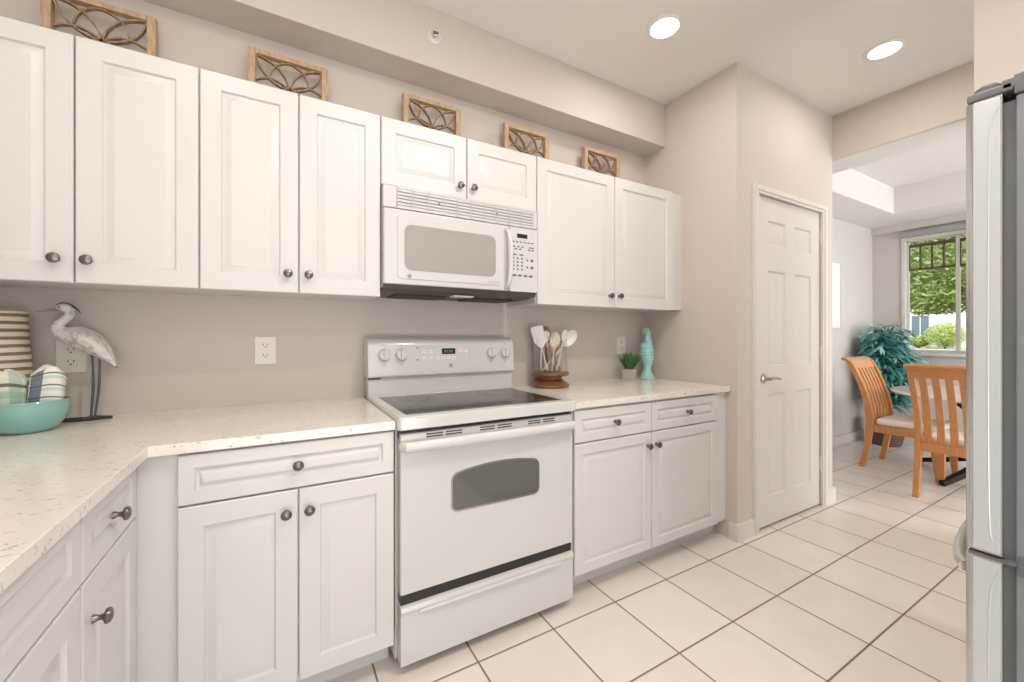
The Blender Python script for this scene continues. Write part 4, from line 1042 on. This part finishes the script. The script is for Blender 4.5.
# ------------------------------------------------------------------ outdoors
GZ = -.15
struct('ground_lawn', B(XW + .3, 140, -60, 90, GZ - .3, GZ), M['lawn'])
struct('ground_road', B(44, 56, -60, 90, GZ, GZ + .02), M['asphalt'])
def crown(bm, c, rx, ry, rz, n, size, rnd):
    for _ in range(n):
        while True:
            v = Vector((rnd.uniform(-1, 1), rnd.uniform(-1, 1), rnd.uniform(-1, 1)))
            if .25 < v.length < 1: break
        p = Vector((c[0] + v.x * rx, c[1] + v.y * ry, c[2] + v.z * rz))
        a = Vector((rnd.uniform(-1, 1), rnd.uniform(-1, 1), rnd.uniform(-1, 1))).normalized(); b_ = a.orthogonal().normalized(); s = size * rnd.uniform(.6, 1.3)
        vs = [bm.verts.new(p + a * s), bm.verts.new(p + b_ * s * .4 + a * s * .2), bm.verts.new(p - a * s * .8), bm.verts.new(p - b_ * s * .4 + a * s * .2)]
        bm.faces.new(vs)
def tree(label, loc, trunk_h, blobs, n, size, seed):
    o = thing('broadleaf_tree', label, 'tree', loc, 0, 'trees outside the dining window'); rnd = random.Random(seed)
    bm = bmesh.new(); tube(bm, [(0, 0, 0), (.05, .03, trunk_h * .5), (-.03, 0, trunk_h), (.1, .1, trunk_h + 1.2)], [.16, .12, .10, .05], 10, n=3)
    for k in range(5):
        a = k * 1.3; tube(bm, [(0, 0, trunk_h * .8), (.5 * math.cos(a), .5 * math.sin(a), trunk_h + .5), (1.2 * math.cos(a), 1.2 * math.sin(a), trunk_h + 1.1)], [.06, .04, .02], 6, n=2)
    obj('trunk', bm, M['trunk'], o)
    bm = bmesh.new()
    for c_, r_ in blobs: crown(bm, c_, r_[0], r_[1], r_[2], int(n * r_[0]), size, rnd)
    obj('foliage', bm, M['treeleaf'], o)
# the window looks along about (1, .26)
tree('spreading leafy tree just outside the dining window', (13.2, 4.6, GZ), 1.9, [((0, -.8, 3.05), (1.6, 1.7, 1.05)), ((.3, -2.3, 3.2), (1.4, 1.3, 1.15)), ((.5, .6, 3.9), (1.6, 1.6, 1.4)), ((.2, -.9, 4.9), (1.8, 2.0, 1.4)), ((0, -1.3, 2.2), (1.0, .9, .40))], 1900, .075, 3)
tree('more distant leafy tree behind the first one', (24.0, 9.8, GZ), 2.2, [((0, -1.0, 4.6), (3.0, 3.2, 2.0)), ((0, -3.6, 4.6), (2.6, 2.6, 2.2)), ((0, 2.5, 5.6), (3, 3, 2.2)), ((0, -1, 7.5), (3, 3.4, 2.2))], 1500, .14, 8)
def shrub(label, loc, r_, h, seed):
    o = thing('garden_shrub', label, 'shrub', loc, 0, 'shrubs in front of the white house'); rnd = random.Random(seed); bm = bmesh.new()
    for k in range(6): tube(bm, [(0, 0, 0), (.3 * r_ * math.cos(k), .3 * r_ * math.sin(k), h * .5), (.6 * r_ * math.cos(k), .6 * r_ * math.sin(k), h * .8)], [.04, .03, .01], 6)
    obj('stems', bm, M['trunk'], o); bm = bmesh.new(); crown(bm, (0, 0, h * .55), r_, r_, h * .5, 2600, .12, rnd); obj('foliage', bm, M['shrubleaf'], o)
shrub('bright yellow-green shrub right of the white house gable', (58, 13.7, GZ), 1.5, 2.5, 2)
shrub('low yellow-green shrub further left in front of the white house', (59, 15.9, GZ), .8, 1.3, 5)
hs = thing('white_house', 'white gabled house with blue-grey windows beyond the trees', 'house', (62, 16.7, GZ)); hs.scale = (1.4, 1.4, 1.4)
bm = bmesh.new(); box(bm, 0, 8, -7, 7, 0, 3.6); prism(bm, [(-7, 3.6), (7, 3.6), (0, 6.2)], 0, 8, 'x'); obj('house_walls', bm, M['housew'], hs)
bm = bmesh.new(); prism(bm, [(-7.5, 3.4), (0, 6.25), (7.5, 3.4), (7.5, 3.65), (0, 6.55), (-7.5, 3.65)], -.4, 8.4, 'x'); obj('roof', bm, M['roof'], hs)
bm = bmesh.new(); prism(bm, [(-3.2, 0), (-1.0, 0), (-1.0, 2.6), (-2.1, 3.2), (-3.2, 2.6)], -1.2, 0, 'x'); obj('porch', bm, M['housew'], hs)
for y in (-5.6, -.1, 1.3, 4.2):
    bm = bmesh.new(); box(bm, -.06, .02, y - .5, y + .5, .9, 2.5); w_ = obj('window', bm, M['housewin'], hs)
    bm = bmesh.new()
    for a in ((y - .58, y - .5, .82, 2.58), (y + .5, y + .58, .82, 2.58), (y - .5, y + .5, .82, .9), (y - .5, y + .5, 2.5, 2.58), (y - .03, y + .03, .9, 2.5)): box(bm, -.09, .0, *a)
    obj('window_trim', bm, M['housew'], w_)
